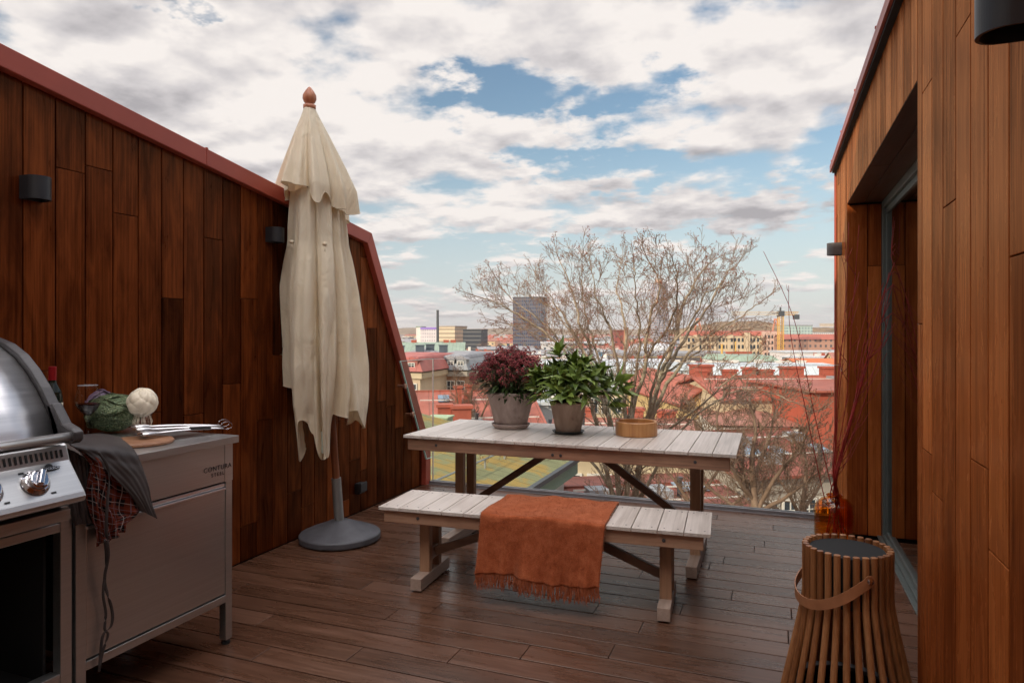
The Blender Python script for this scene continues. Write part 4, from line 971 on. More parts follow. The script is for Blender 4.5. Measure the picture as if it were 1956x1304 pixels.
# ---- things on the counter
def on(px, py, dz=0.0):    # point on the counter top under a pixel
    d = (EYE-CH)*FP/(py-HY); p = W(px, py, d); p.z = CH+dz; return p
def build_glassware():
    c = on(168, 838); t = thing('wine_glass', 'stemmed glass half filled with red wine on the steel counter', 'wine glass', c)
    pr = [(.034, 0), (.034, .002), (.012, .006), (.0045, .014), (.0038, .05), (.0045, .092), (.012, .102), (.034, .125), (.049, .150), (.0505, .165), (.047, .190), (.039, .235), (.0395, .2355)]
    m = MB(); m.lathe(pr, c, 40); m.build('glass_body', 'wineglass', t, smooth=True)
    m = MB(); m.lathe([(.002, .104), (.012, .1055), (.033, .127), (.0475, .151), (.048, .156), (.001, .1562)], c, 40); m.build('wine', 'wine', t, smooth=False)
    m = MB(); m.lathe([(.0388+.0008*cos(a), .2355+.0008*sin(a)) for a in [2*pi*k/6 for k in range(7)]], c, 40); m.build('rim', simple('glass_rim', (.5, .5, .5), .1), t, smooth=True)
    c = Vector((-2.90, 2.035, CH)); t = thing('wine_bottle', 'dark wine bottle with red foil neck standing behind the grill lid', 'wine bottle', c)
    m = MB(); m.lathe([(.034, 0), (.0375, .004), (.0375, .19), (.034, .215), (.018, .245), (.0145, .26), (.0145, .318), (.001, .319)], c, 36); m.build('bottle_body', 'bottle', t, smooth=True)
    m = MB(); m.lathe([(.0152, .262), (.0152, .321), (.001, .3215)], c, 30); m.build('foil_cap', 'capsule', t, bevel=.001)
    m = MB(); m.lathe([(.0382, .06), (.0382, .165)], c, 36); m.build('label', 'paper', t, smooth=True)
build_glassware()
def leafball(t, c, R0, n, mat, seed, ruff=.12, name='outer_leaf', sc=(1, 1, .92), face=None):
    random.seed(seed)
    for k in range(n):
        th = 2*pi*k/n+U(-.3, .3); tilt = U(.15, 1.0); m = MB(); rr = R0*(1+.018*k/n+U(-.02, .03)); ph = U(0, 6)
        ctr = Vector((cos(th)*sin(tilt*1.3), sin(th)*sin(tilt*1.3), cos(tilt*1.3))).normalized()
        a = ctr.cross(Vector((.2, .3, .9))).normalized(); b = a.cross(ctr)
        def fn(u, v):
            al = (v)*1.15*(1+.12*sin(u*2*pi*3+ph)); be = u*2*pi
            d = ctr*cos(al)+(a*cos(be)+b*sin(be))*sin(al)
            edge = v**4
            r = rr*(1+.10*edge+ruff*edge*sin(be*9+ph)*.5+.02*sin(be*5+v*9))
            return (c.x+d.x*r*sc[0], c.y+d.y*r*sc[1], c.z+d.z*r*sc[2])
        m.grid(fn, 48, 14); m.build(name, mat, t, smooth=True, solid=.0015)
def build_veg():
    c = on(216, 826, .088); t = thing('savoy_cabbage', 'crinkled dark green savoy cabbage between the wine glass and the white cabbage', 'cabbage', c)
    m = MB(); m.ball(c, .100, 32, 20, sc=(1, 1, .85)); m.build('head', 'savoy', t, smooth=True); leafball(t, c, .108, 7, 'savoy', 3, .07, sc=(1, 1, .80))
    c = on(196, 822, .10)+Vector((-.07, .02, .02)); t = thing('red_cabbage', 'purple cabbage peeping out behind the green savoy cabbage', 'cabbage', c)
    m = MB(); m.ball(c, .078, 32, 20); m.build('head', 'redcab', t, smooth=True); leafball(t, c, .080, 3, 'redcab', 9, .05)
    c = W(272, 768, 3.13); t = thing('white_cabbage', 'pale round cabbage head propped highest on the counter', 'cabbage', c)
    def fn(u, v):
        th = u*2*pi; ph = -pi/2+pi*v; d = Vector((cos(th)*cos(ph), sin(th)*cos(ph), sin(ph)))
        w = abs(sin(2.5*th+2.2*sin(ph*1.6)+.6))**.35; w2 = abs(sin(4*th-3.5*ph+1.7*sin(2*th)))**.4
        r = .055*(1+.12*w+.09*w2+.012*sin(9*th+5*ph)); return (c.x+d.x*r, c.y+d.y*r, c.z+d.z*r)
    m = MB(); m.grid(fn, 96, 60); m.build('head', 'whiteenamel', t, smooth=True)
    m = MB(); b = Vector((c.x, c.y, CH)); zt = c.z-CH-.045
    m.lathe([(.030, 0), (.034, .004), (.030, zt*.5), (.046, zt), (.043, zt), (.027, zt*.5), (.028, .008), (.001, .007)], b, 28)
    tag(m.build('glass_dish', 'wineglass', None, smooth=True, loc=b), 'small clear glass dish under the pale cabbage', 'dish')
    m = MB(); random.seed(4)
    for k in range(26):
        a = rnd()*2*pi; p = c+Vector((cos(a)*.03, sin(a)*.03, -.058)); m.tube([p, p+Vector((cos(a)*.012, sin(a)*.012, -.03)), p+Vector((cos(a)*.006+U(-.008, .008), sin(a)*.006, -.055))], [.0012, .001, .0006], 4)
    m.build('roots', 'whiteenamel', t)
    # board
    c = on(287, 850); c = Vector((-2.49, 2.12, CH)); t = thing('chopping_board', 'round wooden chopping board under the tongs', 'chopping board', c)
    m = MB(); m.lathe([(.001, .0005), (.125, .001), (.13, .006), (.13, .012), (.126, .017), (.001, .0172)], c, 56); m.build('board', 'boardwood', t, bevel=.001)
build_veg()
def build_tongs():
    def arm(t, p, q, w0, w1, sp):
        m = MB(); p, q = Vector(p), Vector(q); d = q-p; s = d.cross(Vector((0, 0, 1))).normalized(); vs = []; fs = []; K = 16
        for i in range(K+1):
            u = i/K; w = w0+(w1-w0)*u; 
            if u > .86: w = w1*(1+1.2*sin((u-.86)/.14*pi*.75))
            c = p+d*u+Vector((0, 0, .006*sin(pi*u)))
            dip = .006 if u < .86 else .012
            vs += [c-s*w, c-s*w*.5+Vector((0, 0, dip)), c+s*w*.5+Vector((0, 0, dip)), c+s*w]
        for i in range(K):
            for k in range(3): fs.append((i*4+k, i*4+k+1, i*4+5+k, i*4+4+k))
        m.add(vs, fs); return m.build('arm', 'steel_bright', t, smooth=True, solid=.0012)
    hinge = on(425, 826, .018); head = on(262, 846, .034)
    for j, (lab, off, cat) in enumerate((('shiny steel kitchen tongs lying in front on the chopping board with black grips', Vector((0, 0, 0)), 'tongs'), ('second steel tongs resting just behind the black gripped pair, with a wire loop', Vector((-.045, .03, .006)), 'tongs'))):
        a, b = hinge+off, head+off; t = thing('kitchen_tongs', lab, cat, a, 'steel tongs on the counter')
        s = (b-a).cross(Vector((0, 0, 1))).normalized()
        arm(t, a, b-s*.026, .008, .014, 0); arm(t, a, b+s*.026+Vector((0, 0, .016)), .008, .014, 0)
        if j == 0:
            m = MB(); m.bar(a+(b-a)*.16-s*.004+Vector((0, 0, .009)), a+(b-a)*.42-s*.011+Vector((0, 0, .013)), .020, .014); m.build('grip', 'rubber', t, bevel=.005)
        m = MB(); K = 24; r = .022; o = a-(b-a).normalized()*.02+Vector((0, 0, .014))
        d = (b-a).normalized(); m.tube([o+d*(-r*1.3*cos(2*pi*k/K))+Vector((0, 0, 1))*r*.75*sin(2*pi*k/K) for k in range(K+1)], .0012, 5, cap=False); m.build('hanging_loop', 'chrome', t, smooth=True)
build_tongs()
# ---- apron
def build_apron():
    t = thing('apron', 'dark waxed apron with rust plaid lining slung over the counter edge beside the grill', 'apron', (FX, 1.8, .8))
    def sheet(name, rows, mat, nu=60, nv=60, wob=.006, seed=0, uv=False, solid=.003):
        """rows: list of rows, each a list of (px, py, X) control points; Catmull-Rom over both ways"""
        ctl = [[PXp(px, py, X) for (px, py, X) in row] for row in rows]
        def cr(P, u):
            n = len(P)-1; i = min(n-1, int(u*n)); f = u*n-i; p0, p1, p2, p3 = P[max(0, i-1)], P[i], P[i+1], P[min(n, i+2)]
            return .5*((2*p1)+(p2-p0)*f+(2*p0-5*p1+4*p2-p3)*f*f+(3*p1-p0-3*p2+p3)*f**3)
        def fn(u, v):
            p = cr([cr(r, u) for r in ctl], v)
            return p+Vector((wob*sin(u*17+seed+v*3)*sin(v*8+seed)+wob*.6*sin(u*33-v*11+seed), 0, wob*.4*sin(u*13+v*23)))
        m = MB(); m.grid(fn, nu, nv, uv=uv); return m.build(name, mat, t, smooth=True, solid=solid)
    B = FX
    # waxed outside: lies on the top near the glass, rolls over the edge and falls to a point at right
    sheet('waxed_panel', [[(150, 832, B-.16), (190, 828, B-.22), (225, 834, B-.20), (238, 842, B-.10)],
                          [(132, 846, B+.035), (178, 850, B+.03), (220, 852, B+.02), (258, 862, B+.02)],
                          [(168, 868, B+.06), (205, 876, B+.055), (242, 886, B+.05), (272, 892, B+.035)],
                          [(210, 905, B+.06), (236, 910, B+.055), (262, 915, B+.05), (284, 930, B+.035)],
                          [(250, 946, B+.05), (264, 950, B+.05), (278, 955, B+.045), (290, 962, B+.03)],
                          [(268, 975, B+.04), (280, 980, B+.04), (290, 985, B+.035), (300, 990, B+.03)]], 'leather', wob=.0010, seed=1)
    sheet('plaid_lining', [[(134, 850, B+.03), (165, 862, B+.045), (200, 872, B+.04), (235, 886, B+.035)],
                           [(165, 878, B+.03), (185, 885, B+.06), (208, 898, B+.045), (250, 915, B+.03)],
                           [(170, 905, B+.03), (190, 915, B+.058), (215, 930, B+.03), (262, 948, B+.028)],
                           [(168, 940, B+.03), (190, 950, B+.055), (212, 970, B+.03), (268, 972, B+.026)],
                           [(172, 975, B+.03), (196, 990, B+.05), (222, 992, B+.03), (262, 980, B+.024)],
                           [(182, 1010, B+.03), (200, 1022, B+.04), (222, 1012, B+.03), (240, 998, B+.024)],
                           [(186, 1042, B+.03), (205, 1034, B+.035), (222, 1024, B+.03), (236, 1014, B+.022)]], 'plaid', wob=.010, seed=3, uv=True)
    sheet('inner_fold', [[(128, 856, B+.01), (150, 866, B+.015), (172, 885, B+.02)],
                         [(130, 900, B+.008), (152, 905, B+.014), (172, 925, B+.02)],
                         [(134, 960, B+.006), (155, 965, B+.012), (180, 975, B+.02)],
                         [(140, 1005, B+.006), (158, 1000, B+.010), (186, 1000, B+.018)]], 'leather', wob=.004, seed=5)
    def ribbon(name, pts, w, mat='leather'):
        P = [PXp(a, b, x) for a, b, x in pts]; sm = []
        for k in range(len(P)-1):
            p0, p1, p2, p3 = P[max(0, k-1)], P[k], P[k+1], P[min(len(P)-1, k+2)]
            for j in range(8):
                u = j/8; sm.append(.5*((2*p1)+(p2-p0)*u+(2*p0-5*p1+4*p2-p3)*u*u+(-p0+3*p1-3*p2+p3)*u**3))
        sm.append(P[-1]); m = MB(); vs = []; fs = []
        for i, p in enumerate(sm):
            a = i*.22; s = Vector((.35*sin(a), cos(a*.8), 0)).normalized()*w/2; vs += [p-s, p+s]
        for i in range(len(sm)-1): fs.append((i*2, i*2+1, i*2+3, i*2+2))
        m.add(vs, fs); m.build(name, mat, t, smooth=True, solid=.0022)
    ribbon('strap', [(188, 862, B+.075), (208, 900, B+.08), (205, 960, B+.075), (203, 1010, B+.07), (207, 1060, B+.05), (200, 1110, B+.03), (214, 1165, B+.025), (212, 1195, B+.025), (196, 1215, B+.02), (190, 1275, B+.015)], .010)
    ribbon('strap', [(200, 1030, B+.05), (203, 1070, B+.035), (197, 1130, B+.03), (202, 1170, B+.02), (200, 1200, B+.02), (206, 1212, B+.02), (196, 1245, B+.018), (189, 1282, B+.012)], .009)
build_apron()
# =================================================================== city materials
GZ = -22.0
def plaster(name, col, var=.10): return simple(name, col, .85, 0, var, .6, .05, 5, .2)
def tin(name, col, seam=1.6, rough=.5, var=.18, streak=None):
    m, p, o = newmat(name); tc = N('ShaderNodeTexCoord'); sp = N('ShaderNodeSeparateXYZ'); L(tc.outputs['Object'], sp.inputs[0])
    s = M_('FRACT', M_('MULTIPLY', M_('ADD', sp.outputs[0], 100.0), seam)); s = M_('LESS_THAN', s, .09)
    n = noise_tex((1, 1, 1), .8, 6, .65); a = tuple(c*(1-var) for c in col); b = tuple(c*(1+var) for c in col)
    st = [(.32, a), (.68, b)]
    if streak: st = [(.30, a), (.50, col), (.58, streak), (.75, streak)]
    c = ramp(n, st); L(mixc(M_('MULTIPLY', s, .6), c, tuple(c*.42 for c in col)), p.inputs['Base Color']); setp(p, Roughness=rough, Specular_IOR_Level=.2); bump(p, s, .5, .03); return m
def gridwall(name, wall, glass, px, pz, fx=.5, fz=.5, rough=.6, metal=0):
    m, p, o = newmat(name); tc = N('ShaderNodeTexCoord'); sp = N('ShaderNodeSeparateXYZ'); L(tc.outputs['Object'], sp.inputs[0])
    u = M_('FRACT', M_('MULTIPLY', M_('ADD', M_('ADD', sp.outputs[0], sp.outputs[1]), 500.0), 1/px)); v = M_('FRACT', M_('MULTIPLY', M_('ADD', sp.outputs[2], 500.0), 1/pz))
    w = M_('MULTIPLY', M_('LESS_THAN', u, fx), M_('LESS_THAN', v, fz)); 
    ge = N('ShaderNodeNewGeometry'); sn = N('ShaderNodeSeparateXYZ'); L(ge.outputs['Normal'], sn.inputs[0]); w = M_('MULTIPLY', w, M_('LESS_THAN', M_('ABSOLUTE', sn.outputs[2]), .4))
    n = noise_tex((1, 1, 1), .12, 3); wc = ramp(n, [(.3, tuple(c*.9 for c in wall)), (.7, tuple(min(1, c*1.08) for c in wall))])
    L(mixc(w, wc, glass), p.inputs['Base Color']); L(M_('SUBTRACT', rough, M_('MULTIPLY', w, rough-.15)), p.inputs['Roughness']); setp(p, Specular_IOR_Level=.4); return m
MT['cream'] = plaster('cream_render', (.54, .43, .29)); MT['yellow'] = plaster('ochre_render', (.60, .42, .20)); MT['offwhite'] = plaster('off_white_render', (.68, .64, .58))
MT['greyr'] = plaster('grey_render', (.34, .31, .29)); MT['brick'] = simple('brown_brick', (.36, .18, .10), .85, 0, .2, 4, .2); MT['stone'] = plaster('grey_stone_facade', (.36, .31, .26))
MT['redwall'] = plaster('red_sheet_wall', (.40, .095, .058), .07); MT['pinkwall'] = plaster('beige_pink_render', (.55, .42, .29)); MT['chim'] = simple('red_chimney_sheet', (.38, .090, .052), .6, 0, .15, 2, .1)
MT['chimdark'] = simple('dark_chimney_sheet', (.07, .09, .11), .6, 0, .15, 2, .1); MT['wpane'] = simple('dark_window_pane', (.03, .04, .05), .12, 0, .1, 3, 0); MT['wframe'] = simple('white_window_frame', (.62, .58, .52), .6, 0, .05, 3, 0)
MT['tred'] = tin('red_tin_roof', (.36, .105, .070), 1.6); MT['tred2'] = tin('faded_red_tin_roof', (.32, .135, .10), 1.4); MT['tdark'] = tin('dark_red_roof', (.22, .065, .045), 1.4)
MT['twhite'] = tin('pale_tin_roof', (.50, .52, .54), 1.0, .5, .14); MT['tgrey'] = tin('grey_tin_roof', (.26, .26, .27), 1.2); MT['tgreen'] = tin('green_copper_roof', (.24, .31, .24), 1.2)
MT['tmoss'] = tin('mossy_green_roof', (.20, .20, .10), 1.9, .8, .25, (.29, .195, .055)); MT['tpink'] = tin('pinkish_red_roof', (.38, .12, .10), 1.5); MT['greenwall'] = plaster('green_grey_sheet', (.19, .25, .19))
MT['skyl'] = simple('skylight_pane', (.25, .33, .42), .05, .3, .05, 3, 0); MT['mcrane'] = simple('crane_yellow', (.62, .36, .08), .6, 0, .05, 3, 0); MT['ocrane'] = simple('crane_orange', (.62, .20, .09), .6, 0, .05, 3, 0)
MT['stackd'] = simple('dark_stack', (.05, .055, .06), .6, 0, .1, 1, 0)
MT['f_white'] = gridwall('far_white_wall', (.66, .62, .56), (.16, .17, .19), 3, 3.3, .45, .45); MT['f_cream'] = gridwall('far_cream_wall', (.66, .50, .30), (.14, .12, .11), 2.6, 3.3, .4, .5)
MT['f_brick'] = gridwall('far_brick_wall', (.36, .20, .14), (.10, .09, .09), 3, 3.3, .4, .45); MT['f_grey'] = gridwall('far_grey_wall', (.36, .35, .35), (.10, .11, .13), 3, 3.3, .55, .5)
# =================================================================== building maker
def wmesh(w, h, key={}):
    k = (round(w, 2), round(h, 2))
    if k not in key:
        a = MB(); f = .07*w+.02
        a.box(-w/2, w/2, -.06, .06, -h/2, -h/2+f); a.box(-w/2, w/2, -.06, .06, h/2-f, h/2); a.box(-w/2, -w/2+f, -.06, .06, -h/2+f, h/2-f); a.box(w/2-f, w/2, -.06, .06, -h/2+f, h/2-f)
        a.box(-f*.35, f*.35, -.05, .06, -h/2+f, h/2-f); a.box(-w/2+f, w/2-f, -.045, .06, h*.14-f*.35, h*.14+f*.35)
        b = MB(); b.box(-w/2+f, w/2-f, -.03, .02, -h/2+f, h/2-f); c = MB(); c.box(-w/2, w/2, -.05, .05, -h/2, h/2)
        ms = []
        for q, mt, nm in ((a, 'wframe', 'window'), (b, 'wpane', 'pane'), (c, 'wpane', 'window')):
            o = q.build(nm, mt, None, local=True); ms.append(o.data); bpy.data.objects.remove(o)
        key[k] = ms
    return key[k]
def window(t, x, y, z, w, h, rz=0, detail=True):
    ms = wmesh(w, h); o = bpy.data.objects.new('window', ms[0] if detail else ms[2]); COL.objects.link(o); o.parent = t; o.location = (x, y, z); o.rotation_euler = (0, 0, rz)
    if detail: p = bpy.data.objects.new('pane', ms[1]); COL.objects.link(p); p.parent = o
    return o
def chimney(t, x, y, z0, z1, w=.9, d=.7, mat='chim', cap=True):
    m = MB(); m.box(x-w/2, x+w/2, y-d/2, y+d/2, z0, z1)
    if cap: m.box(x-w/2-.08, x+w/2+.08, y-d/2-.08, y+d/2+.08, z1+.001, z1+.14)
    return m.build('chimney', mat, t, local=True)
def roof_mesh(m, typ, w, d, z, h, ov=.35):
    x, y = w/2+ov, d/2+ov; th = .12
    if typ == 'gable':      # ridge along x
        m.prism([(-x, -y, z), (-x, 0, z+h), (-x, y, z), (-x, y-.0, z-th), (-x, 0, z+h-th-.01), (-x, -y, z-th)][::-1], (2*x, 0, 0))
    elif typ == 'gable_y':
        m.prism([(-x, -y, z), (0, -y, z+h), (x, -y, z), (x, -y, z-th), (0, -y, z+h-th-.01), (-x, -y, z-th)], (0, 2*y, 0))
    elif typ in ('hip', 'mansard'):
        i = min(d, w)/2*(1 if typ == 'hip' else .17); e = .001 if typ == 'hip' else 0
        b = [(-x, -y, z), (x, -y, z), (x, y, z), (-x, y, z)]; tt = [(-x+i+ov, -y+i+ov-e, z+h), (x-i-ov, -y+i+ov-e, z+h), (x-i-ov, y-i-ov+e, z+h), (-x+i+ov, y-i-ov+e, z+h)]
        if typ == 'hip': tt = [(p[0], p[1]*.02, p[2]) for p in tt]
        m.add(b+tt, [(3, 2, 1, 0), (0, 1, 5, 4), (1, 2, 6, 5), (2, 3, 7, 6), (3, 0, 4, 7), (4, 5, 6, 7)])
        if typ == 'mansard':
            k = len(m.v); a = [(p[0], p[1], z+h+.001) for p in tt]; r = h*.22; m.add(a+[(a[0][0]+r*2, 0, z+h+r), (a[1][0]-r*2, 0, z+h+r)], [(0, 1, 5, 4), (1, 2, 5), (2, 3, 4, 5), (3, 0, 4)])
    elif typ == 'flat':
        m.box(-x, x, -y, y, z, z+h)
def bld(name, label, px0, px1, py_e, d, dp, roof, rise, wm, rm, rot=0, fl=(), bays=0, ww=1.1, wh=1.6, side=0, group=None, cat='building', detail=None, chim=(), cm='chim', zg=None, fz=3.3, cornice=None, ry=None):
    wd = (px1-px0)/FP*d; xc = ((px0+px1)/2-978)/FP*d; c = CW(xc, d+dp/2, 0); ze = EYE-(py_e-HY)/FP*d; zg = GZ if zg is None else zg
    if ry is not None: rise = max(.3, EYE-(ry-HY)/FP*(d+(dp/2 if roof != 'gable_y' else 0))-ze)
    c.z = zg; t = thing(name, label, cat, c, group, rz=R(YAW+rot)); H = ze-zg
    m = MB(); m.box(-wd/2, wd/2, -dp/2, dp/2, 0, H-.13 if roof != 'flat' else H)
    if roof == 'gable': m.prism([(-wd/2+.01, -dp/2+.01, H-.129), (-wd/2+.01, dp/2-.01, H-.129), (-wd/2+.01, 0, H+rise*.97-.25)], (wd-.02, 0, 0))
    if roof == 'gable_y': m.prism([(wd/2-.01, -dp/2, H-.129), (-wd/2+.01, -dp/2, H-.129), (0, -dp/2, H+rise*.97-.25)], (0, dp-.02, 0))
    m.build('wall', wm, t, local=True)
    r = MB(); roof_mesh(r, roof, wd, dp, H, rise); r.build('roof', rm, t, local=True)
    if cornice: q = MB(); q.box(-wd/2-.2, wd/2+.2, -dp/2-.2, dp/2+.2, H-.6, H-.131); q.build('cornice', cornice, t, local=True)
    detail = (d < 90) if detail is None else detail
    for f in fl:
        z = H-1.0-wh/2-fz*f
        for b in range(bays): window(t, -wd/2+(b+.5)*wd/bays, -dp/2-.03, z, ww, wh, 0, detail)
        for b in range(side):
            window(t, -wd/2-.03, -dp/2+(b+.5)*dp/side, z, ww, wh, -pi/2, detail)
    if d < 80 and roof == 'gable' and 'roof' in label:
        st = random.getstate(); random.seed(int(px0)); W2 = dp/2+.35
        for k in range(7):
            x = U(-.9, .9)*wd/2; y = -W2*U(.25, .85); zz = H+rise*(1+y/W2)
            q = MB()
            if k % 3 == 0: q.box(x, x+.7, y, y+.7, zz-.1, zz+.38); q.build('roof_hatch', 'tgrey', t, local=True)
            elif k % 3 == 1: q.lathe([(.09, -.2), (.09, .6), (.13, .61), (.13, .7)], (x, y, zz), 10); q.build('vent_pipe', 'castdark', t, local=True)
            else: q.prism([(x, y, zz+.04), (x+.6, y, zz+.04), (x+.6, y+.9, zz+.04+.9*rise/W2), (x, y+.9, zz+.04+.9*rise/W2)], (0, 0, .05)); q.build('roof_window', 'skyl', t, local=True)
        q = MB(); q.box(-wd/2-.3, wd/2+.3, -.10, .10, H+rise-.02, H+rise+.06); q.build('ridge_cap', rm, t, local=True)
        for yy in (.30, .68):
            q = MB(); y = -W2*yy; zz = H+rise*(1-yy)+.22; q.bar((-wd/2, y, zz), (wd/2, y, zz), .05, .05); q.build('snow_guard', 'wframe', t, local=True)
        random.setstate(st)
    if d < 80 and roof == 'mansard':
        for b in range(bays):
            x = -wd/2+(b+.5)*wd/bays; q = MB(); q.box(x-.55, x+.55, -dp/2-.05, -dp/2+1.1, H+.12, H+rise*.78); q.prism([(x-.68, -dp/2-.12, H+rise*.781), (x+.68, -dp/2-.12, H+rise*.781), (x, -dp/2-.12, H+rise*.781+.35)], (0, 1.25, 0)); dm = q.build('dormer', rm, t, local=True); window(dm, x, -dp/2-.08, H+rise*.42, .62, rise*.42)
    for (u, v, h) in chim:      # u along the width, v along depth, h above ridge
        chimney(t, u*wd/2, v*dp/2, H+rise*(1-abs(v))*.6, H+rise+h, .9 if d < 80 else 1.2, .7 if d < 80 else .9, cm)
    return t, wd, H
# =================================================================== ground and hills
def terrain():
    m = MB(); m.grid(lambda u, v: (-14000+28000*u, -600+16000*v, GZ), 8, 8)
    gm, p, o = newmat('town_ground'); n = noise_tex((1, 1, 1), .02, 6, .6); n2 = noise_tex((1, 1, 1), .25, 4, .6)
    c = ramp(n, [(.35, (.10, .085, .06)), (.5, (.20, .15, .11)), (.65, (.12, .12, .10))]); L(mixc(.4, c, ramp(n2, [(.4, (.07, .07, .07)), (.6, (.25, .21, .17))])), p.inputs['Base Color']); setp(p, Roughness=.95)
    MT['ground'] = gm; tag(m.build('ground', 'ground', None, local=True), kind='structure')
    hm, p, o = newmat('wooded_hill'); n = noise_tex((1, 1, 1), .012, 8, .7); n2 = noise_tex((1, 1, 2), .05, 5, .7)
    v = M_('ADD', M_('MULTIPLY', n, .5), M_('MULTIPLY', n2, .5)); L(ramp(v, [(.38, (.07, .055, .028)), (.5, (.19, .12, .06)), (.62, (.34, .23, .13))]), p.inputs['Base Color']); setp(p, Roughness=1, Specular_IOR_Level=0.0)
    bump(p, n2, 1, 8); MT['hill'] = hm
    def ridge(name, d, pts, depth, seed):
        m = MB(); n = 160
        def fn(u, v):
            px = pts[0][0]+(pts[-1][0]-pts[0][0])*u
            for (a, ha), (b, hb) in zip(pts, pts[1:]):
                if a <= px <= b: k = (px-a)/(b-a); k = k*k*(3-2*k); py = ha+(hb-ha)*k; break
            py += 1.0*sin(u*40+seed)*.8+.6*sin(u*97+seed*2)+.35*sin(u*310)+.3*sin(u*173+1)
            ztop = EYE-(py-HY)/FP*d; dd = d-depth+depth*2*v; s = sin(pi*v)**.8; w = W(px, HY, d); p = CW((px-978)/FP*d, dd); return (p.x, p.y, GZ-1+(ztop-GZ+1)*s+2.0*sin(v*30+u*150)*s)
        m.grid(fn, n, 24); tag(m.build(name, 'hill', None, smooth=True, local=True), kind='structure')
    ridge('hills', 5200, [(-400, 634), (300, 632), (740, 629), (800, 625), (900, 628), (1000, 626), (1100, 630), (1250, 629), (1400, 632), (1650, 630), (2300, 634)], 900, 1)
    ridge('hill', 2300, [(1240, 640), (1290, 629), (1340, 622), (1390, 614), (1430, 614), (1470, 622), (1500, 628), (1560, 626), (1620, 628), (1800, 640)], 420, 3)
terrain()
# =================================================================== named buildings, near to far
def mossy():
    E = Vector((-.0, 18.2)); zE = -3.0
    dirv = Vector((2.15, 5.6)).normalized(); nrm = Vector((-dirv.y, dirv.x))
    c = CW(E.x, E.y, GZ); t = thing('mossy_roofed_house', 'house just below the deck with a mossy yellow green sheet roof', 'building', c, rz=R(YAW)+atan2(dirv.y, dirv.x))
    a, b = -9, 6.6; H = zE-GZ; dp = 6.8; rise = 1.35
    m = MB(); m.box(a+.4, b-.3, .45, dp*2-.4, 0, H-.1); m.prism([(b-.301, .45, H-.1), (b-.301, 2*dp-.4, H-.1), (b-.301, dp, H+rise-.2)], (-(b-a)+.8, 0, 0)); m.build('wall', 'offwhite', t, local=True)
    m = MB(); m.prism([(a, 0, H), (a, dp, H+rise), (a, 2*dp, H), (a, 2*dp, H-.1), (a, dp, H+rise-.1), (a, 0, H-.1)][::-1], (b-a, 0, 0)); m.build('roof', 'tmoss', t, local=True)
    m = MB(); m.bar((a, -.08, H-.05), (b, -.08, H-.05), .16, .14); m.build('gutter', 'stackd', t, local=True)
    m = MB(); m.box(a, b, .02, .40, H-.62, H-.105); m.build('fascia', 'greenwall', t, local=True)
    m = MB()
    for yy in (1.6, 3.9):
        m.tube([(a+1, yy, H+rise*yy/dp+.28), (b-.5, yy, H+rise*yy/dp+.28)], .03, 5)
        for k in range(9): x = a+1.3+k*1.6; m.bar((x, yy, H+rise*yy/dp), (x, yy, H+rise*yy/dp+.30), .05, .05)
    m.build('snow_guard', 'alu', t, local=True)
    for x in (1.0, 3.0, 5.0): window(t, x, .42, H-1.9, 1.0, 1.3)
    # two sheet covered dormer boxes on the slope
    for (x, y, w, h) in ((-7.2, 1.2, 2.0, 1.1), (-4.6, .8, 1.6, .9)):
        m = MB(); m.box(x, x+w, y, y+2.4, H, H+h); m.box(x-.08, x+w+.08, y-.1, y+2.5, H+h+.001, H+h+.07); dm = m.build('dormer', 'greenwall', t, local=True)
        o = window(dm, x+w/2, y-.03, H+h*.5, .8, .6)
mossy()
t, w, H = bld('red_roofed_house', 'house with a broad red sheet roof and several red chimneys, left of the potted plants', 770, 1010, 838, 32, 12, 'gable', 2.9, 'cream', 'tred', rot=8, ry=746, fl=(0,), bays=5)
for (px, py0, py1, dd, wpx) in ((875, 741, 790, 36, 13), (893, 754, 792, 36, 14), (849, 777, 812, 31, 26), (881, 779, 815, 31, 36), (895, 738, 760, 38, 11)):
    c = W(px, HY, dd); q = c-Vector(t.location); rot = Matrix.Rotation(-t.rotation_euler.z, 3, 'Z'); l = rot @ Vector((q.x, q.y, 0)); ww = wpx/FP*dd
    chimney(t, l.x, l.y, EYE-(py1-HY)/FP*dd-GZ-.6, EYE-(py0-HY)/FP*dd-GZ, ww, ww*.8)
c = W(841, HY, 27); tt = thing('green_roof_box', 'pale green sheet metal ventilation box on the rooftops just above the left table end', 'roof vent', (c.x, c.y, GZ), rz=R(YAW-12))
m = MB(); m.box(-.4, .4, -.4, .4, 14, EYE-(797-HY)/FP*27-GZ); m.box(-.45, .45, -.45, .45, EYE-(797-HY)/FP*27-GZ+.001, EYE-(794-HY)/FP*27-GZ); m.build('box', simple('pale_green_sheet', (.36, .45, .28), .6), tt, local=True)
bld('mansard_house', 'cream house with a pink red mansard roof seen through the left glass panel', 735, 838, 709, 58, 12, 'mansard', 1.2, 'pinkwall', 'tpink', rot=-14, fl=(0, 1, 2), bays=3, ww=1.0, wh=1.5, side=3, cornice='cream')
t, w, H = bld('brick_house', 'brown brick house with pale window surrounds left of the burgundy plant', 838, 915, 706, 64, 14, 'mansard', 1.3, 'brick', 'tgrey', rot=-10, fl=(0, 1, 2), bays=4, ww=.8, wh=1.6, cornice='stone')
bld('grey_roofed_house', 'pair of low grey tin roofs with dark chimneys above the pink red mansard', 728, 862, 690, 92, 16, 'hip', 1.8, 'greyr', 'tgrey', rot=6, fl=(0, 1), bays=7, chim=((-.7, -.3, .1), (-.1, -.4, .2), (.2, -.2, .3), (.6, -.4, .2)), cm='chimdark')
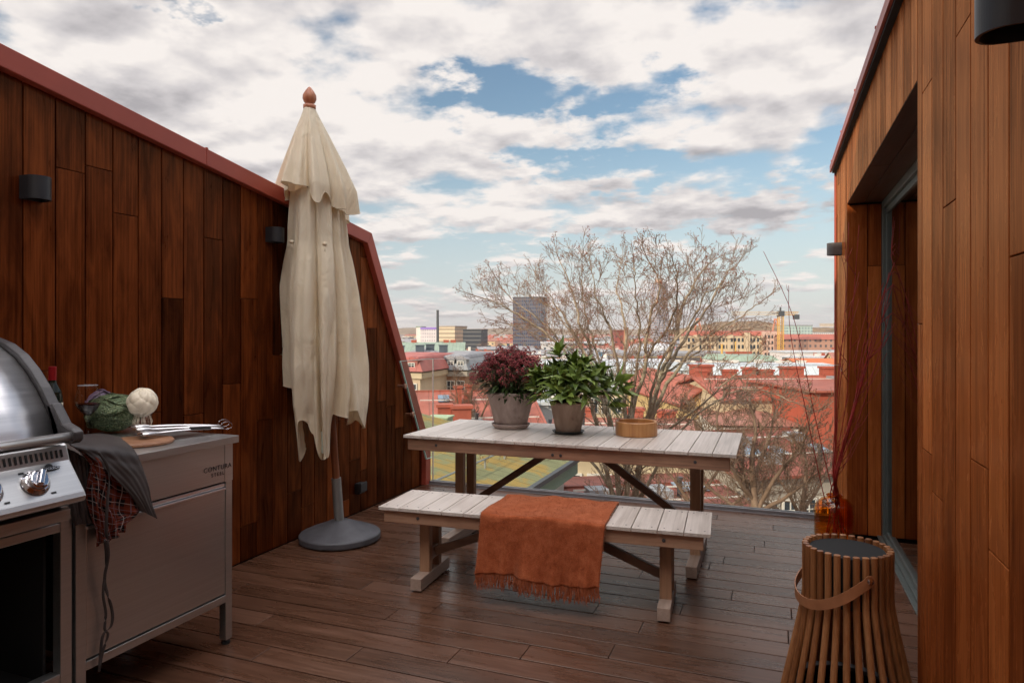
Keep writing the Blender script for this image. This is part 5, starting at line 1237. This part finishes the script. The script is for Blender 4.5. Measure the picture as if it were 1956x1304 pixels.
bld('green_roofed_house', 'long house under a pale green copper roof below the dark chimney stack', 735, 880, 672, 150, 20, 'gable', 2.0, 'cream', 'tgreen', rot=3, fl=(0, 1), bays=12, chim=((-.4, 0, .4), (.5, 0, .4), (.7, 0, .4)))
bld('ornate_white_roofed_house', 'long cream facade with white mansard roof behind the tree stems', 1090, 1340, 740, 70, 14, 'mansard', 2.2, 'cream', 'twhite', rot=4, fl=(0, 1, 2), bays=11, ww=.9, wh=1.6, cornice='offwhite', chim=((-.8, .1, .3), (-.4, .1, .3), (0, .1, .3), (.5, .1, .3)), cm='wframe')
t, w, H = bld('yellow_gabled_house', 'ochre yellow house with its gable end facing, framed by red verge sheets', 1284, 1400, 772, 45, 16, 'gable_y', 1.75, 'yellow', 'tred', rot=5, ry=724, fl=(0, 1), bays=3, ww=.8, wh=1.4)
chimney(t, 0, -6.2, H+1.2, H+2.4, 1.0, 1.0); chimney(t, 1.1, -2, H+1.0, H+2.2, .9, .8)
t, w, H = bld('long_red_roofed_house', 'wide red standing seam roof with bright orange red chimneys at the right', 1372, 1760, 760, 41, 10, 'gable', 1.15, 'cream', 'tred', rot=2, ry=718, fl=(0, 1), bays=9)
for u, hh, ww in ((-.93, .3, .6), (-.62, .3, .8), (-.40, .45, .7), (-.22, .30, .9), (.08, .5, 1.4), (.5, .5, 1)): chimney(t, u*w/2, .3, H+.3, EYE-(718-HY)/FP*46-GZ+hh, ww, .7)
t, w, H = bld('red_walled_house', 'tall smooth red wall with one tiny window beside the house wall corner', 1545, 1800, 748, 36, 8, 'flat', .1, 'redwall', 'tred', rot=4)
window(t, -w/2+42/FP*36, -4.05, EYE-(773-HY)/FP*36-GZ, .30, .32)
m = MB(); m.box(-w/2-.05, w/2+.05, -4.12, 4.0, 0, EYE-(872-HY)/FP*36-GZ); m.build('lower_wall', 'cream', t, local=True)
t, w, H = bld('skylit_house', 'dark red roofed house with paired skylights half hidden by twigs at lower right', 1352, 1600, 905, 27, 9, 'gable', 1.9, 'stone', 'tdark', rot=14, ry=822, fl=(0, 1, 2, 3), bays=6, ww=.7, wh=1.2, fz=2.9)
for k, (px, py) in enumerate(((1434, 872), (1447, 866), (1483, 858), (1496, 853))):
    sl_ = (EYE-(822-HY)/FP*31.5-(EYE-(905-HY)/FP*27))/4.85; xx = -w/2+1.55+k*.30+(.55 if k > 1 else 0); yy = -2.6; m = MB()
    a = [(xx, yy-.42, H+(yy-.42+4.85)*sl_+.06), (xx+.24, yy-.42, H+(yy-.42+4.85)*sl_+.06), (xx+.24, yy+.42, H+(yy+.42+4.85)*sl_+.06), (xx, yy+.42, H+(yy+.42+4.85)*sl_+.06)]
    m.prism(a, (0, 0, .05)); m.build('skylight', 'skyl', t, local=True)
bld('sunken_red_roof_house', 'low red roofed house right behind the picnic table top, below the tree', 1085, 1370, 862, 30, 11, 'gable', 2.1, 'cream', 'tred2', rot=-6, ry=800, fl=(0, 1), bays=5, chim=((-.6, .1, .4), (.2, .1, .4), (.7, .1, .3)))
bld('courtyard_house', 'small dark red roofed courtyard house under the table, crossed by branches', 1090, 1420, 985, 22, 6, 'gable', 1.2, 'greyr', 'tdark', rot=10, ry=925, fl=(0, 1), bays=5, ww=.6, wh=1.0, fz=2.6)
bld('corner_house', 'red brown hipped roof house between the yellow gable and the skylit roof', 1395, 1545, 812, 37, 9, 'hip', 1.4, 'offwhite', 'tred2', rot=-8, ry=776, fl=(0, 1), bays=5, ww=.7, wh=1.3)
bld('pale_terrace_house', 'bright white tin roof with many pale chimneys behind the long red roof', 1300, 1640, 716, 100, 16, 'mansard', 1.2, 'offwhite', 'twhite', rot=-3, fl=(0,), bays=14, chim=((-.9, 0, .5), (-.7, .1, .4), (-.5, 0, .5), (-.2, 0, .5), (.1, 0, .6), (.35, 0, .4), (.6, 0, .5)), cm='wframe')
bld('orange_roofed_house', 'bright orange roofed low house at the far right above the white tin roofs', 1535, 1680, 700, 128, 14, 'gable', 1.3, 'offwhite', tin('orange_roof', (.55, .15, .05), .8), rot=0, fl=(0,), bays=12)
bld('small_green_roofed_house', 'white block with a mint green flat roof edge and red chimneys near the crane foot', 1393, 1480, 690, 170, 20, 'mansard', 1.3, 'offwhite', 'tgreen', rot=8, fl=(0,), bays=6, chim=((-.5, 0, .7), (-.3, 0, .7), (-.1, 0, .7), (.1, 0, .7), (.3, 0, .7), (.5, 0, .7)))
bld('low_ribbon_window_block', 'long beige low block with ribbon windows below the yellow apartment row', 1185, 1392, 680, 235, 30, 'flat', 1.0, gridwall('ribbon_wall', (.55, .44, .27), (.12, .11, .11), 40, 3.4, .97, .42), 'tgrey', rot=3)
bld('dark_depot', 'dark grey flat roofed depot just right of the beige ribbon window block', 1352, 1398, 678, 228, 20, 'flat', 1.0, 'f_grey', 'tgrey', rot=3)
# yellow apartment row with real bays
def apartment_row():
    d = 420; t, w, H = bld('apartment_block', 'long ochre apartment block with a red roof and rows of small windows', 1312, 1498, 641, d, 18, 'mansard', 2.5, 'cream', 'tred', rot=0)
    for k in range(6):
        x = -w/2+4+k*10.4; m = MB(); m.box(x, x+3.4, -10.3, -9.01, 0, H+(2.0 if k in (3, 5) else .5)); m.build('bay', 'cream', t, local=True)
    n = 0
    for f in range(4):
        for b in range(25):
            window(t, -w/2+1.2+b*w/25.3, -9.05 if (b % 5) not in (1,) else -10.35, H-2.6-f*4.2, 1.3, 2.3, 0, False)
    m = MB(); m.box(w/2-14, w/2-1, -11.5, -9.01, 0, H+2.6); m.build('bay', simple('pinkish_render', (.55, .38, .30), .8), t, local=True)
    m = MB()
    for f in range(5):
        for b in range(6): m.box(w/2-13+b*2.1, w/2-12+b*2.1, -11.56, -11.45, H-1.6-f*3.6, H+.4-f*3.6)
    tag(m.build('window', 'wpane', t, local=True), kind='stuff')
apartment_row()
bld('brown_terrace_row', 'row of brown flats with red roofs right of the tall crane', 1500, 1680, 648, 400, 20, 'gable', 3.0, 'f_brick', 'tred', rot=-2)
bld('white_hall', 'long low white hall in front of the brown flats', 1500, 1640, 674, 330, 20, 'flat', .8, plaster('hall_white', (.66, .62, .60)), 'twhite', rot=0)
bld('glassy_green_block', 'pale green glass office block on the hillside behind the brown flats', 1502, 1552, 622, 900, 30, 'flat', 1, gridwall('green_office', (.40, .50, .45), (.22, .30, .30), 4, 4, .6, .6), 'tgrey')
bld('hospital_block', 'white low hospital like blocks on the far right hill', 1545, 1640, 636, 1000, 30, 'flat', 1, 'f_white', 'twhite')
bld('dark_tower', 'dark tall slab tower behind the left half of the tree', 985, 1041, 568, 620, 22, 'flat', .6, gridwall('dark_tower_wall', (.10, .095, .11), (.035, .05, .10), 2.0, 3.3, .62, .55, .4), 'stackd', rot=-16, zg=-22)
def silver_tower():
    d = 1000; c = CW((1259-978)/FP*d, d, GZ); t = thing('silver_skyscraper', 'tall slender twisting silver tower behind the right half of the tree', 'skyscraper', c, rz=R(YAW))
    H = EYE-(541-HY)/FP*d-GZ; m = MB(); n = 24; vs = []; fs = []; s = 10.5
    base = [(-s, -s), (0, -s*1.1), (s, -s), (s, s), (-s, s)]
    for k in range(n+1):
        a = R(28)*k/n; z = H*k/n
        for j, (x, y) in enumerate(base):
            sc = 1-.18*k/n; zz = z-(4 if k == n and j in (2, 3) else 0); vs.append(((x*cos(a)-y*sin(a))*sc, (x*sin(a)+y*cos(a))*sc, zz))
    for k in range(n):
        for j in range(5): fs.append((k*5+j, k*5+(j+1) % 5, (k+1)*5+(j+1) % 5, (k+1)*5+j))
    fs.append(tuple(n*5+j for j in range(5))); m.add(vs, fs); m.build('tower_body', gridwall('silver_tower_wall', (.36, .32, .33), (.14, .20, .28), 3, 3.6, .5, .5, .4), t, local=True)
    m = MB(); m.box(-5, 4, -5, 5, H-3, H+6); m.build('crown_scaffold', simple('crown_orange', (.55, .35, .25), .7), t, local=True)
silver_tower()
bld('white_grain_tower', 'tall pale tower block with a violet roof band left of the dark chimney stack', 806, 838, 629, 640, 20, 'flat', 2.0, gridwall('pale_tower', (.60, .55, .55), (.35, .33, .37), 2.2, 3.2, .4, .5), simple('violet_band', (.26, .17, .50), .5), rot=-8)
bld('pale_side_tower', 'narrow off white tower joined to the left of the violet banded block', 797, 807, 625, 650, 16, 'flat', 1.0, 'offwhite', 'tgreen', rot=-8)
bld('tan_office_block', 'tan stepped office block with horizontal bands right of the chimney stack', 844, 880, 624, 600, 26, 'flat', .8, gridwall('tan_block', (.58, .47, .32), (.30, .25, .18), 90, 3.6, 1.0, .35), 'stone', rot=-20)
bld('black_office_block', 'black glass office block with pale floor lines left of the dark tower', 889, 925, 630, 560, 22, 'flat', .6, gridwall('black_block', (.035, .04, .05), (.16, .16, .15), 90, 3.4, 1.0, .2, .3), 'stackd', rot=-12)
def stack():
    d = 480; c = CW((836-978)/FP*d, d, GZ); H = EYE-(592-HY)/FP*d-GZ; t = thing('chimney_stack', 'single slim black chimney stack rising above the horizon', 'chimney', c)
    m = MB(); m.lathe([(1.05, 0), (.85, H*.98)], (0, 0, 0), 20); m.build('shaft', 'stackd', t, local=True); m = MB(); m.lathe([(.95, H*.981), (.95, H), (.6, H), (.6, H*.985)], (0, 0, 0), 20); m.build('rim', 'castdark', t, local=True)
    d = 350; c = CW((1196-978)/FP*d, d, GZ); H = EYE-(628-HY)/FP*d-GZ; t = thing('brick_chimney', 'tapering red brown brick chimney behind the middle of the tree', 'chimney', c)
    m = MB(); m.lathe([(1.9, 0), (1.1, H)], (0, 0, 0), 20); m.build('shaft', 'brick', t, local=True); m = MB(); m.lathe([(1.3, H+.001), (1.3, H+.9), (.8, H+.9)], (0, 0, 0), 20); m.build('rim', 'brick', t, local=True)
stack()
bld('red_brick_works', 'dark red brick works beside the brick chimney', 1174, 1196, 632, 420, 16, 'flat', .6, gridwall('red_works', (.26, .07, .055), (.12, .06, .06), 3, 3.4, .4, .4), 'tdark')
bld('blue_hall', 'low hall with a bright blue facade band behind the green plant', 1072, 1150, 672, 320, 24, 'flat', 1.2, simple('blue_panel', (.06, .22, .36), .5), 'twhite', rot=6)
bld('white_hall_row', 'long white sheds with dark openings above the blue hall', 1040, 1178, 657, 420, 30, 'flat', 1.2, gridwall('shed_row', (.55, .54, .53), (.10, .10, .11), 9, 5, .5, .4), 'twhite', rot=4)
def gasdome():
    for (px, lab) in ((1225, 'pale rounded storage dome behind the tree, left one of the pair'), (1262, 'pale rounded storage dome behind the tree, right one of the pair')):
        d = 300; c = CW((px-978)/FP*d, d, GZ); t = thing('storage_dome', lab, 'dome', c, 'pale storage domes'); m = MB(); H = EYE-(655-HY)/FP*d-GZ
        m.lathe([(6, 0), (6, H-3)]+[(6*cos(a), H-3+3*sin(a)) for a in [pi/2*k/6 for k in range(1, 6)]]+[(.01, H)], (0, 0, 0), 28); m.build('shell', 'twhite', t, smooth=True, local=True)
gasdome()
# ---- cranes
def truss(m, p, q, w, n, r):
    p, q = Vector(p), Vector(q); d = (q-p); t = d.normalized(); s = t.cross(Vector((0, 0, 1)))
    if s.length < .1: s = Vector((1, 0, 0))
    s.normalize(); u = s.cross(t); cs = [s*w/2+u*w/2, -s*w/2+u*w/2, -s*w/2-u*w/2, s*w/2-u*w/2]
    for c in cs: m.bar(p+c, q+c, r, r)
    for i in range(n):
        a, b = p+d*i/n, p+d*(i+1)/n
        for k in range(4): m.bar(a+cs[k], b+cs[(k+1) % 4], r*.6, r*.6)
def tower_crane(px, d, py_jib, px_tip, px_back, label, top_py, mast_w=2.4):
    c = CW((px-978)/FP*d, d, GZ); t = thing('tower_crane', label, 'crane', c, 'yellow tower cranes', rz=R(YAW)); H = EYE-(py_jib-HY)/FP*d-GZ
    m = MB(); truss(m, (0, 0, 0), (0, 0, H), mast_w, 26, .34); m.build('mast', 'mcrane', t, local=True)
    m = MB(); truss(m, (0, 0, H+1), ((px_tip-px)/FP*d, -3, H+1), 1.6, 22, .30); m.build('jib', simple('pale_jib', (.60, .52, .40), .6), t, local=True)
    m = MB(); truss(m, (0, 0, H+1), ((px_back-px)/FP*d, 1, H+1), 1.6, 8, .3); m.build('counter_jib', 'mcrane', t, local=True)
    m = MB(); x = (px_back-px)/FP*d; m.box(x-2.2, x+.6, -.2, 2.2, H-2.2, H+.4); m.build('counterweight', 'stackd', t, local=True)
    m = MB(); m.box(-1.6, 1.6, -1.6, 1.6, H-.5, H+2.4); m.bar((0, 0, H+2.4), (0, 0, H+4.5), .6, .6); m.build('cab', 'stackd', t, local=True)
tower_crane(1491, 380, 602, 1395, 1525, 'tall yellow tower crane with its long jib pointing left above the apartment block', 600)
tower_crane(1600, 420, 624, 1563, 1640, 'yellow tower crane partly cut by the house wall at the far right', 622)
def gantry(px, d, py, lab):
    c = CW((px-978)/FP*d, d, GZ); t = thing('harbour_crane', lab, 'crane', c, 'distant orange harbour cranes', rz=R(YAW+10)); H = EYE-(py-HY)/FP*d-GZ
    m = MB()
    for sx in (-1, 1): m.bar((sx*13, 0, 0), (sx*2.5, 0, H), 2.2, 2.2); 
    m.bar((-10, 0, H*.35), (10, 0, H*.35), 2.4, 2.4); m.build('legs', 'ocrane', t, local=True)
    m = MB(); m.bar((-4, 0, H-2), (9, 0, H*.62), 1.6, 1.6); m.box(-4, 4, -2, 2, H-1, H+3); m.build('boom', 'ocrane', t, local=True)
gantry(1482, 1500, 611, 'distant orange harbour crane just left of the tall yellow crane'); gantry(1333, 1500, 610, 'distant orange harbour crane at the left foot of the wooded hill')
for (px, py0, d) in ((1379, 657, 215), (1405, 652, 330)):
    c = CW((px-978)/FP*d, d, GZ); m = MB(); m.lathe([(.35, 0), (.30, EYE-(py0-HY)/FP*d-GZ)], (0, 0, 0), 10); t = m.build('yellow_mast', 'mcrane', None, local=True); t.location = c
    tag(t, 'slim yellow mast '+('beside the mint green roofed block' if d < 300 else 'in front of the ochre apartment block'), 'mast')
# =================================================================== scattered town
random.seed(99)
protos = []
SPEC = [('f_cream', 'tred', 'gable', 2.6), ('f_white', 'tred', 'hip', 2.6), ('f_cream', 'tred2', 'gable', 2.4), ('f_white', 'twhite', 'mansard', 1.6), ('f_brick', 'tgrey', 'gable', 2.2), ('f_brick', 'tred', 'hip', 2.6), ('f_grey', 'twhite', 'flat', .5), ('f_cream', 'tgrey', 'mansard', 1.6), ('f_white', 'tgreen', 'hip', 2)]
LAB = ['far cream house with a red gabled roof in the hazy town', 'far white house with a red hipped roof in the hazy town', 'far cream house with a faded red gabled roof in the hazy town', 'far white house with a pale tin roof in the hazy town', 'far brick house with a grey roof in the hazy town', 'far brick house with a red hipped roof in the hazy town', 'far grey flat topped block in the hazy town', 'far cream house with a grey mansard roof in the hazy town', 'far white house with a green roof in the hazy town']
used = set()
def town_house(xc, d, k, w, dp, h, rot):
    global protos
    if k not in used:
        used.add(k)
        t = thing('town_house', LAB[k], 'house', (0, 0, 0), 'far houses of the town'); m = MB(); m.box(-6, 6, -5, 5, 0, 11.87 if SPEC[k][2] != 'flat' else 12)
        if SPEC[k][2] == 'gable': m.prism([(-5.99, -4.99, 11.871), (-5.99, 4.99, 11.871), (-5.99, 0, 12+SPEC[k][3]-.25)], (11.98, 0, 0))
        m.build('wall', SPEC[k][0], t, local=True); r = MB(); roof_mesh(r, SPEC[k][2], 12, 10, 12, SPEC[k][3]); r.build('roof', SPEC[k][1], t, local=True)
        for u in (-3.5, 0, 3.2): chimney(t, u, .4, 12, 12+SPEC[k][3]+.9, 1.0, .8, 'chim' if k in (0, 1, 2, 5) else ('chimdark' if k == 4 else 'wframe'))
        protos.append((k, t)); o = t
    else: o = copy_tree([t for kk, t in protos if kk == k][0])
    o.location = CW(xc, d, GZ); o.rotation_euler = (0, 0, R(YAW+rot)); o.scale = (w/12, dp/10, h/12)
d = 112.0
cnt = 0
while d < 2300:
    step = d*.105; n = 0; px = 715+U(0, 20)
    while px < 1640 and cnt < 285:
        w = U(12, 26)*(1 if d < 500 else 1.5 if d < 1100 else 2.4); wp = w/d*FP
        dd = d+U(-.3, .3)*step; skip = rnd() < (.12 if d < 600 else .25)
        if 1290 < px+wp/2 < 1520 and 225 < dd < 445: skip = True
        if dd < 135 and (px < 870 or px > 1290): skip = True
        if 140 < dd < 175 and px < 880: skip = True
        if 960 < px+wp/2 < 1060 and 560 < dd < 640: skip = True
        if not skip:
            k = random.choice([0, 0, 2, 4, 5, 7, 7, 4, 6] if d > 420 else ([0, 1, 2, 3, 3, 4, 4, 5, 6, 6, 7, 7, 8] if px < 1250 else [0, 1, 2, 3, 3, 4, 6, 6, 7]))
            town_house((px+wp/2-978)/FP*dd, dd, k, w, U(10, 14)*(1 if d < 600 else 1.6), U(9, 14)*(1 if d < 900 else 1.15), U(-14, 14)); cnt += 1
        px += wp*(1.05+rnd()*.45)
    d += step
# =================================================================== trees
def spl(P, k=4):
    sm = []
    for i in range(len(P)-1):
        p0, p1, p2, p3 = P[max(0, i-1)], P[i], P[i+1], P[min(len(P)-1, i+2)]
        for j in range(k):
            u = j/k; sm.append(.5*((2*p1)+(p2-p0)*u+(2*p0-5*p1+4*p2-p3)*u*u+(-p0+3*p1-3*p2+p3)*u**3))
    sm.append(P[-1]); return sm
def rv(): 
    while True:
        v = Vector((U(-1, 1), U(-1, 1), U(-1, 1)))
        if .1 < v.length < 1: return v.normalized()
def twig(mbs, p, d, Ln, r, lev, up=.25, bud=None, dens=1.0, rmin=.003, maxz=None):
    nseg = 5 if lev < 2 else 3; pts = [p]; q = p; dd = d.normalized()
    for i in range(nseg):
        dd = (dd+rv()*.14+Vector((0, 0, up*.28))).normalized(); q = q+dd*Ln/nseg; pts.append(q)
    rad = [max(rmin, r*(1-.72*i/nseg)) for i in range(nseg+1)]
    mbs[0 if r > .016 else 1].tube(pts, rad, 5 if r > .016 else 3, cap=False)
    if lev <= 0 or Ln < .07:
        if bud is not None and rnd() < .75:
            for k in range(random.randint(1, 4)): bud.octa(pts[-1]+rv()*.022, U(.0035, .0075), rnd())
        return
    nch = max(2, int((3+Ln*5.2)*dens))
    for k in range(nch):
        t = .18+.80*(k+rnd()*.7)/nch; t = min(.99, t); i = min(nseg-1, int(t*nseg)); f = t*nseg-i; c = pts[i].lerp(pts[i+1], f); tn = (pts[i+1]-pts[i]).normalized()
        s = tn.cross(rv()).normalized(); nd = (tn*.75+s*U(.45, .85)).normalized(); L2 = Ln*(U(.35, .62))*(1.1-.45*t); r2 = max(rmin, r*(1-.6*t)*.62)
        twig(mbs, c, nd, L2, r2, lev-1, up, bud, dens, rmin)
def limb_tree(name, label, limbs, dcen, base_z, seed, group=None, r0=.07, spread=1.0, lat=1.0, lev=2, buds=True, upb=.25, bark='bark', tw='twig', rmin=.0026, Lf=1.0):
    def sq(p):
        px, py = p
        if dcen < 10:
            if py < 640: py = 640-(640-py)*.76
            px = 1200+(px-1200)*(.88 if px < 1200 else .95)
        return px, py
    limbs = [([sq(p) for p in a], b*(.66 if dcen < 10 else 1), c) for a, b, c in limbs]
    random.seed(seed); A_, B_ = MB(), MB(); bud = MB() if buds else None; trunk = MB()
    root = None
    for (pts, rr, dz) in limbs:
        P = []
        for i, (px, py) in enumerate(pts):
            k = i/(len(pts)-1); P.append(W(px, py, dcen+dz*k+U(-.05, .05)))
        if root is None: root = Vector((P[0].x, P[0].y, base_z))
        S = spl(P, 5); n = len(S); tot = sum((S[i+1]-S[i]).length for i in range(n-1))
        rad = [max(.006, rr*(1-.88*(i/(n-1))**.85)) for i in range(n)]
        S = [s+rv()*.018 if 0 < i < n-1 else s for i, s in enumerate(S)]
        trunk.tube(S, rad, 9, cap=True)
        nl = int(tot*5.6*lat)
        for j in range(nl):
            t = .16+.84*(j+rnd())/nl; i = min(n-2, int(t*(n-1))); tn = (S[i+1]-S[i]).normalized(); c = S[i].lerp(S[i+1], rnd()); s = tn.cross(rv()).normalized()
            nd = (tn*.65+s*U(.4, .9)+Vector((0, 0, .15))).normalized(); Ln = (U(.40, .85))*(1.15-.60*t)*spread*Lf; twig((A_, B_), c, nd, Ln, max(rmin*1.5, min(rad[i]*.34, .016)), lev, upb, bud, 1.0, rmin)
        twig((A_, B_), S[-1], (S[-1]-S[-3]).normalized(), .35*spread, .008, lev, upb, bud, 1.0, rmin)
    t = thing(name, label, 'tree', root, group)
    # trunk down to the ground
    trunk.build('trunk', bark, t, smooth=True)
    cr_ = A_; b = len(cr_.v); cr_.v += B_.v; cr_.f += [tuple(i+b for i in f) for f in B_.f]; cr_.r += B_.r
    cr_.build('crown', tw, t, smooth=True)
    if buds: tag(bud.build('dry_buds', 'drybud', t), kind='stuff')
    return t
main = [(((1212, 1250), (1212, 1080), (1215, 960), (1236, 820), (1266, 715), (1298, 640), (1312, 560), (1345, 490), (1372, 452)), .085, .4),
        (((1206, 1250), (1204, 1080), (1196, 930), (1208, 800), (1232, 700), (1240, 610), (1262, 520), (1240, 452)), .075, -.5),
        (((1200, 1200), (1186, 1000), (1166, 840), (1150, 760), (1128, 690), (1098, 620), (1080, 540), (1052, 455)), .070, .3),
        (((1196, 1200), (1170, 980), (1136, 830), (1108, 740), (1062, 670), (1010, 625), (950, 580), (886, 548)), .055, -.6),
        (((1150, 790), (1118, 700), (1065, 600), (1040, 560), (1005, 500)), .040, .8),
        (((1240, 810), (1290, 715), (1350, 650), (1420, 600), (1462, 562)), .045, -.3),
        (((1262, 730), (1312, 650), (1365, 560), (1395, 490), (1422, 458)), .042, .5),
        (((1205, 860), (1188, 720), (1196, 620), (1176, 530), (1186, 458)), .048, .9),
        (((1216, 900), (1262, 838), (1330, 786), (1402, 726), (1448, 690)), .038, -.8),
        (((1222, 950), (1290, 840), (1370, 770), (1450, 742), (1535, 768)), .034, -.4),
        (((1180, 960), (1120, 880), (1050, 862), (960, 850), (885, 862)), .036, .3),
        (((1180, 720), (1160, 620), (1130, 540), (1120, 470)), .030, -.5),
        (((1232, 690), (1290, 590), (1300, 500), (1290, 455)), .030, -.9),
        (((1108, 740), (1040, 640), (960, 560), (925, 520)), .028, .4),
        (((1160, 820), (1140, 700), (1110, 600), (1098, 520), (1100, 470)), .034, .7),
        (((1236, 820), (1262, 700), (1330, 600), (1352, 540), (1388, 520)), .034, -.9),
        (((1200, 800), (1222, 660), (1216, 560), (1212, 470)), .032, -1.0),
        (((1128, 700), (1080, 640), (1030, 570), (975, 540)), .026, .9),
        (((1266, 715), (1330, 680), (1390, 640), (1440, 625)), .026, .6),
        (((1150, 760), (1090, 680), (1010, 640), (940, 612)), .024, -.3)]
limb_tree('bare_tree', 'big leafless multi stemmed tree with pale bark fanning out beyond the glass railing', main, 8.6, GZ, 42)
# stems run down to the street
tr = [o for o in bpy.data.objects if o.name == 'bare_tree'][0]
m = MB(); b0 = W(1206, 1240, 8.6); m.tube([b0+Vector((0, 0, .2)), b0+Vector((.1, .2, -3)), Vector((b0.x+.3, b0.y+.6, -12)), Vector((b0.x+.4, b0.y+.8, GZ))], [.17, .22, .30, .42], 14); m.build('lower_trunk', 'bark', tr, smooth=True)
low = [([((1445, 1060), (1442, 960), (1436, 890), (1442, 820), (1430, 760)), ((1442, 960), (1400, 900), (1360, 850), (1330, 800)), ((1444, 980), (1490, 900), (1530, 850), (1550, 790)), ((1438, 920), (1465, 850), (1480, 790), (1500, 760)), ((1440, 930), (1390, 880), (1370, 800), (1385, 750)), ((1444, 1000), (1380, 950), (1320, 900), (1290, 860)), ((1446, 980), (1500, 950), (1540, 920), (1575, 890))], 15.5, 'leafless twiggy street tree filling the view right of the table', 5),
       ([((1330, 1060), (1330, 980), (1322, 900), (1330, 830), (1320, 780)), ((1330, 980), (1290, 920), (1262, 880), (1250, 830)), ((1330, 960), (1370, 900), (1400, 860), (1410, 810)), ((1328, 1000), (1280, 960), (1240, 940), (1200, 930)), ((1330, 1010), (1390, 970), (1430, 940), (1460, 930))], 17.5, 'leafless twiggy tree low behind the right table leg', 6),
       ([((1530, 1060), (1532, 980), (1540, 900), (1535, 830)), ((1531, 990), (1500, 930), (1470, 890), (1460, 850)), ((1532, 980), (1570, 920), (1590, 880), (1600, 840)), ((1531, 1000), (1480, 970), (1440, 950), (1400, 945))], 19.0, 'leafless twiggy tree at the lower right beside the amber vase', 8),
       ([((905, 900), (902, 820), (900, 770), (905, 730)), ((903, 830), (930, 770), (945, 730), (950, 700)), ((903, 850), (880, 790), (872, 750), (868, 715))], 34.0, 'small leafless tree behind the left end of the burgundy plant', 9)]
for pts, dc, lab, sd_ in low:
    big = dc > 30
    t = limb_tree('street_tree', lab, [(p, .06 if k else .12, U(-1.5, 1.5)) for k, p in enumerate(pts)], dc, GZ, sd_, 'bare street trees below the terrace', spread=1.15, lat=1.15, lev=2, buds=not big, upb=.2, bark='twig2', tw='twig2', rmin=.0055, Lf=1.25)
    m = MB(); b0 = W(pts[0][0][0], pts[0][0][1], dc); m.tube([b0+Vector((0, 0, .1)), Vector((b0.x, b0.y, (b0.z+GZ)/2)), Vector((b0.x, b0.y, GZ))], [.12, .18, .26], 10); m.build('lower_trunk', 'bark', t, smooth=True)
# far rust coloured trees in parks and streets
def far_tree():
    random.seed(3); t = thing('distant_tree', 'small rust brown leafless tree among the far houses', 'tree', (0, 0, 0), 'distant rusty trees in the town')
    m = MB()
    for k in range(520):
        v = rv()*(rnd()**.4); p = Vector((v.x*3.6, v.y*3.6, 8+v.z*3.4)); a = rv()*U(.15, .45); b = rv()*U(.08, .2); m.add([p-a, p+a, p+b], [(0, 1, 2)], rnd())
    m.build('crown', 'drybud2', t, local=True); m = MB(); m.tube([(0, 0, 0), (0, 0, 5), (0.2, 0, 8)], [.3, .22, .1], 6)
    for k in range(6): a = k; m.tube([(0, 0, 4.5), (cos(a)*1.5, sin(a)*1.5, 7.2), (cos(a)*2.4, sin(a)*2.4, 9)], [.12, .08, .04], 4)
    m.build('trunk', 'twig2', t, local=True); return t
MT['drybud2'] = leafm('far_rust_crown', (.16, .08, .045), (.34, .18, .10), .9)
ft = far_tree(); random.seed(17)
for k in range(170):
    d = 110*exp(rnd()*2.9); px = U(745, 1600); o = ft if k == 0 else copy_tree(ft)
    if d < 230 and px > 1250: px = U(840, 1150)
    s = U(.8, 1.25)*(1 if d < 500 else 1.5); o.location = CW((px-978)/FP*d, d, GZ); o.scale = (s, s, s); o.rotation_euler = (0, 0, U(0, 6))

# =================================================================== haze
hz, p, o = newmat('haze_air'); nt.nodes.remove(p)
pv = N('ShaderNodeVolumePrincipled'); pv.inputs['Color'].default_value = (.93, .91, .90, 1); pv.inputs['Density'].default_value = .00011; pv.inputs['Anisotropy'].default_value = .2
L(pv.outputs[0], o.inputs['Volume']); MT['haze'] = hz
m = MB(); m.box(-14500, 14500, -700, 15500, GZ-1, 130); tag(m.build('haze', 'haze', None, local=True), kind='stuff')
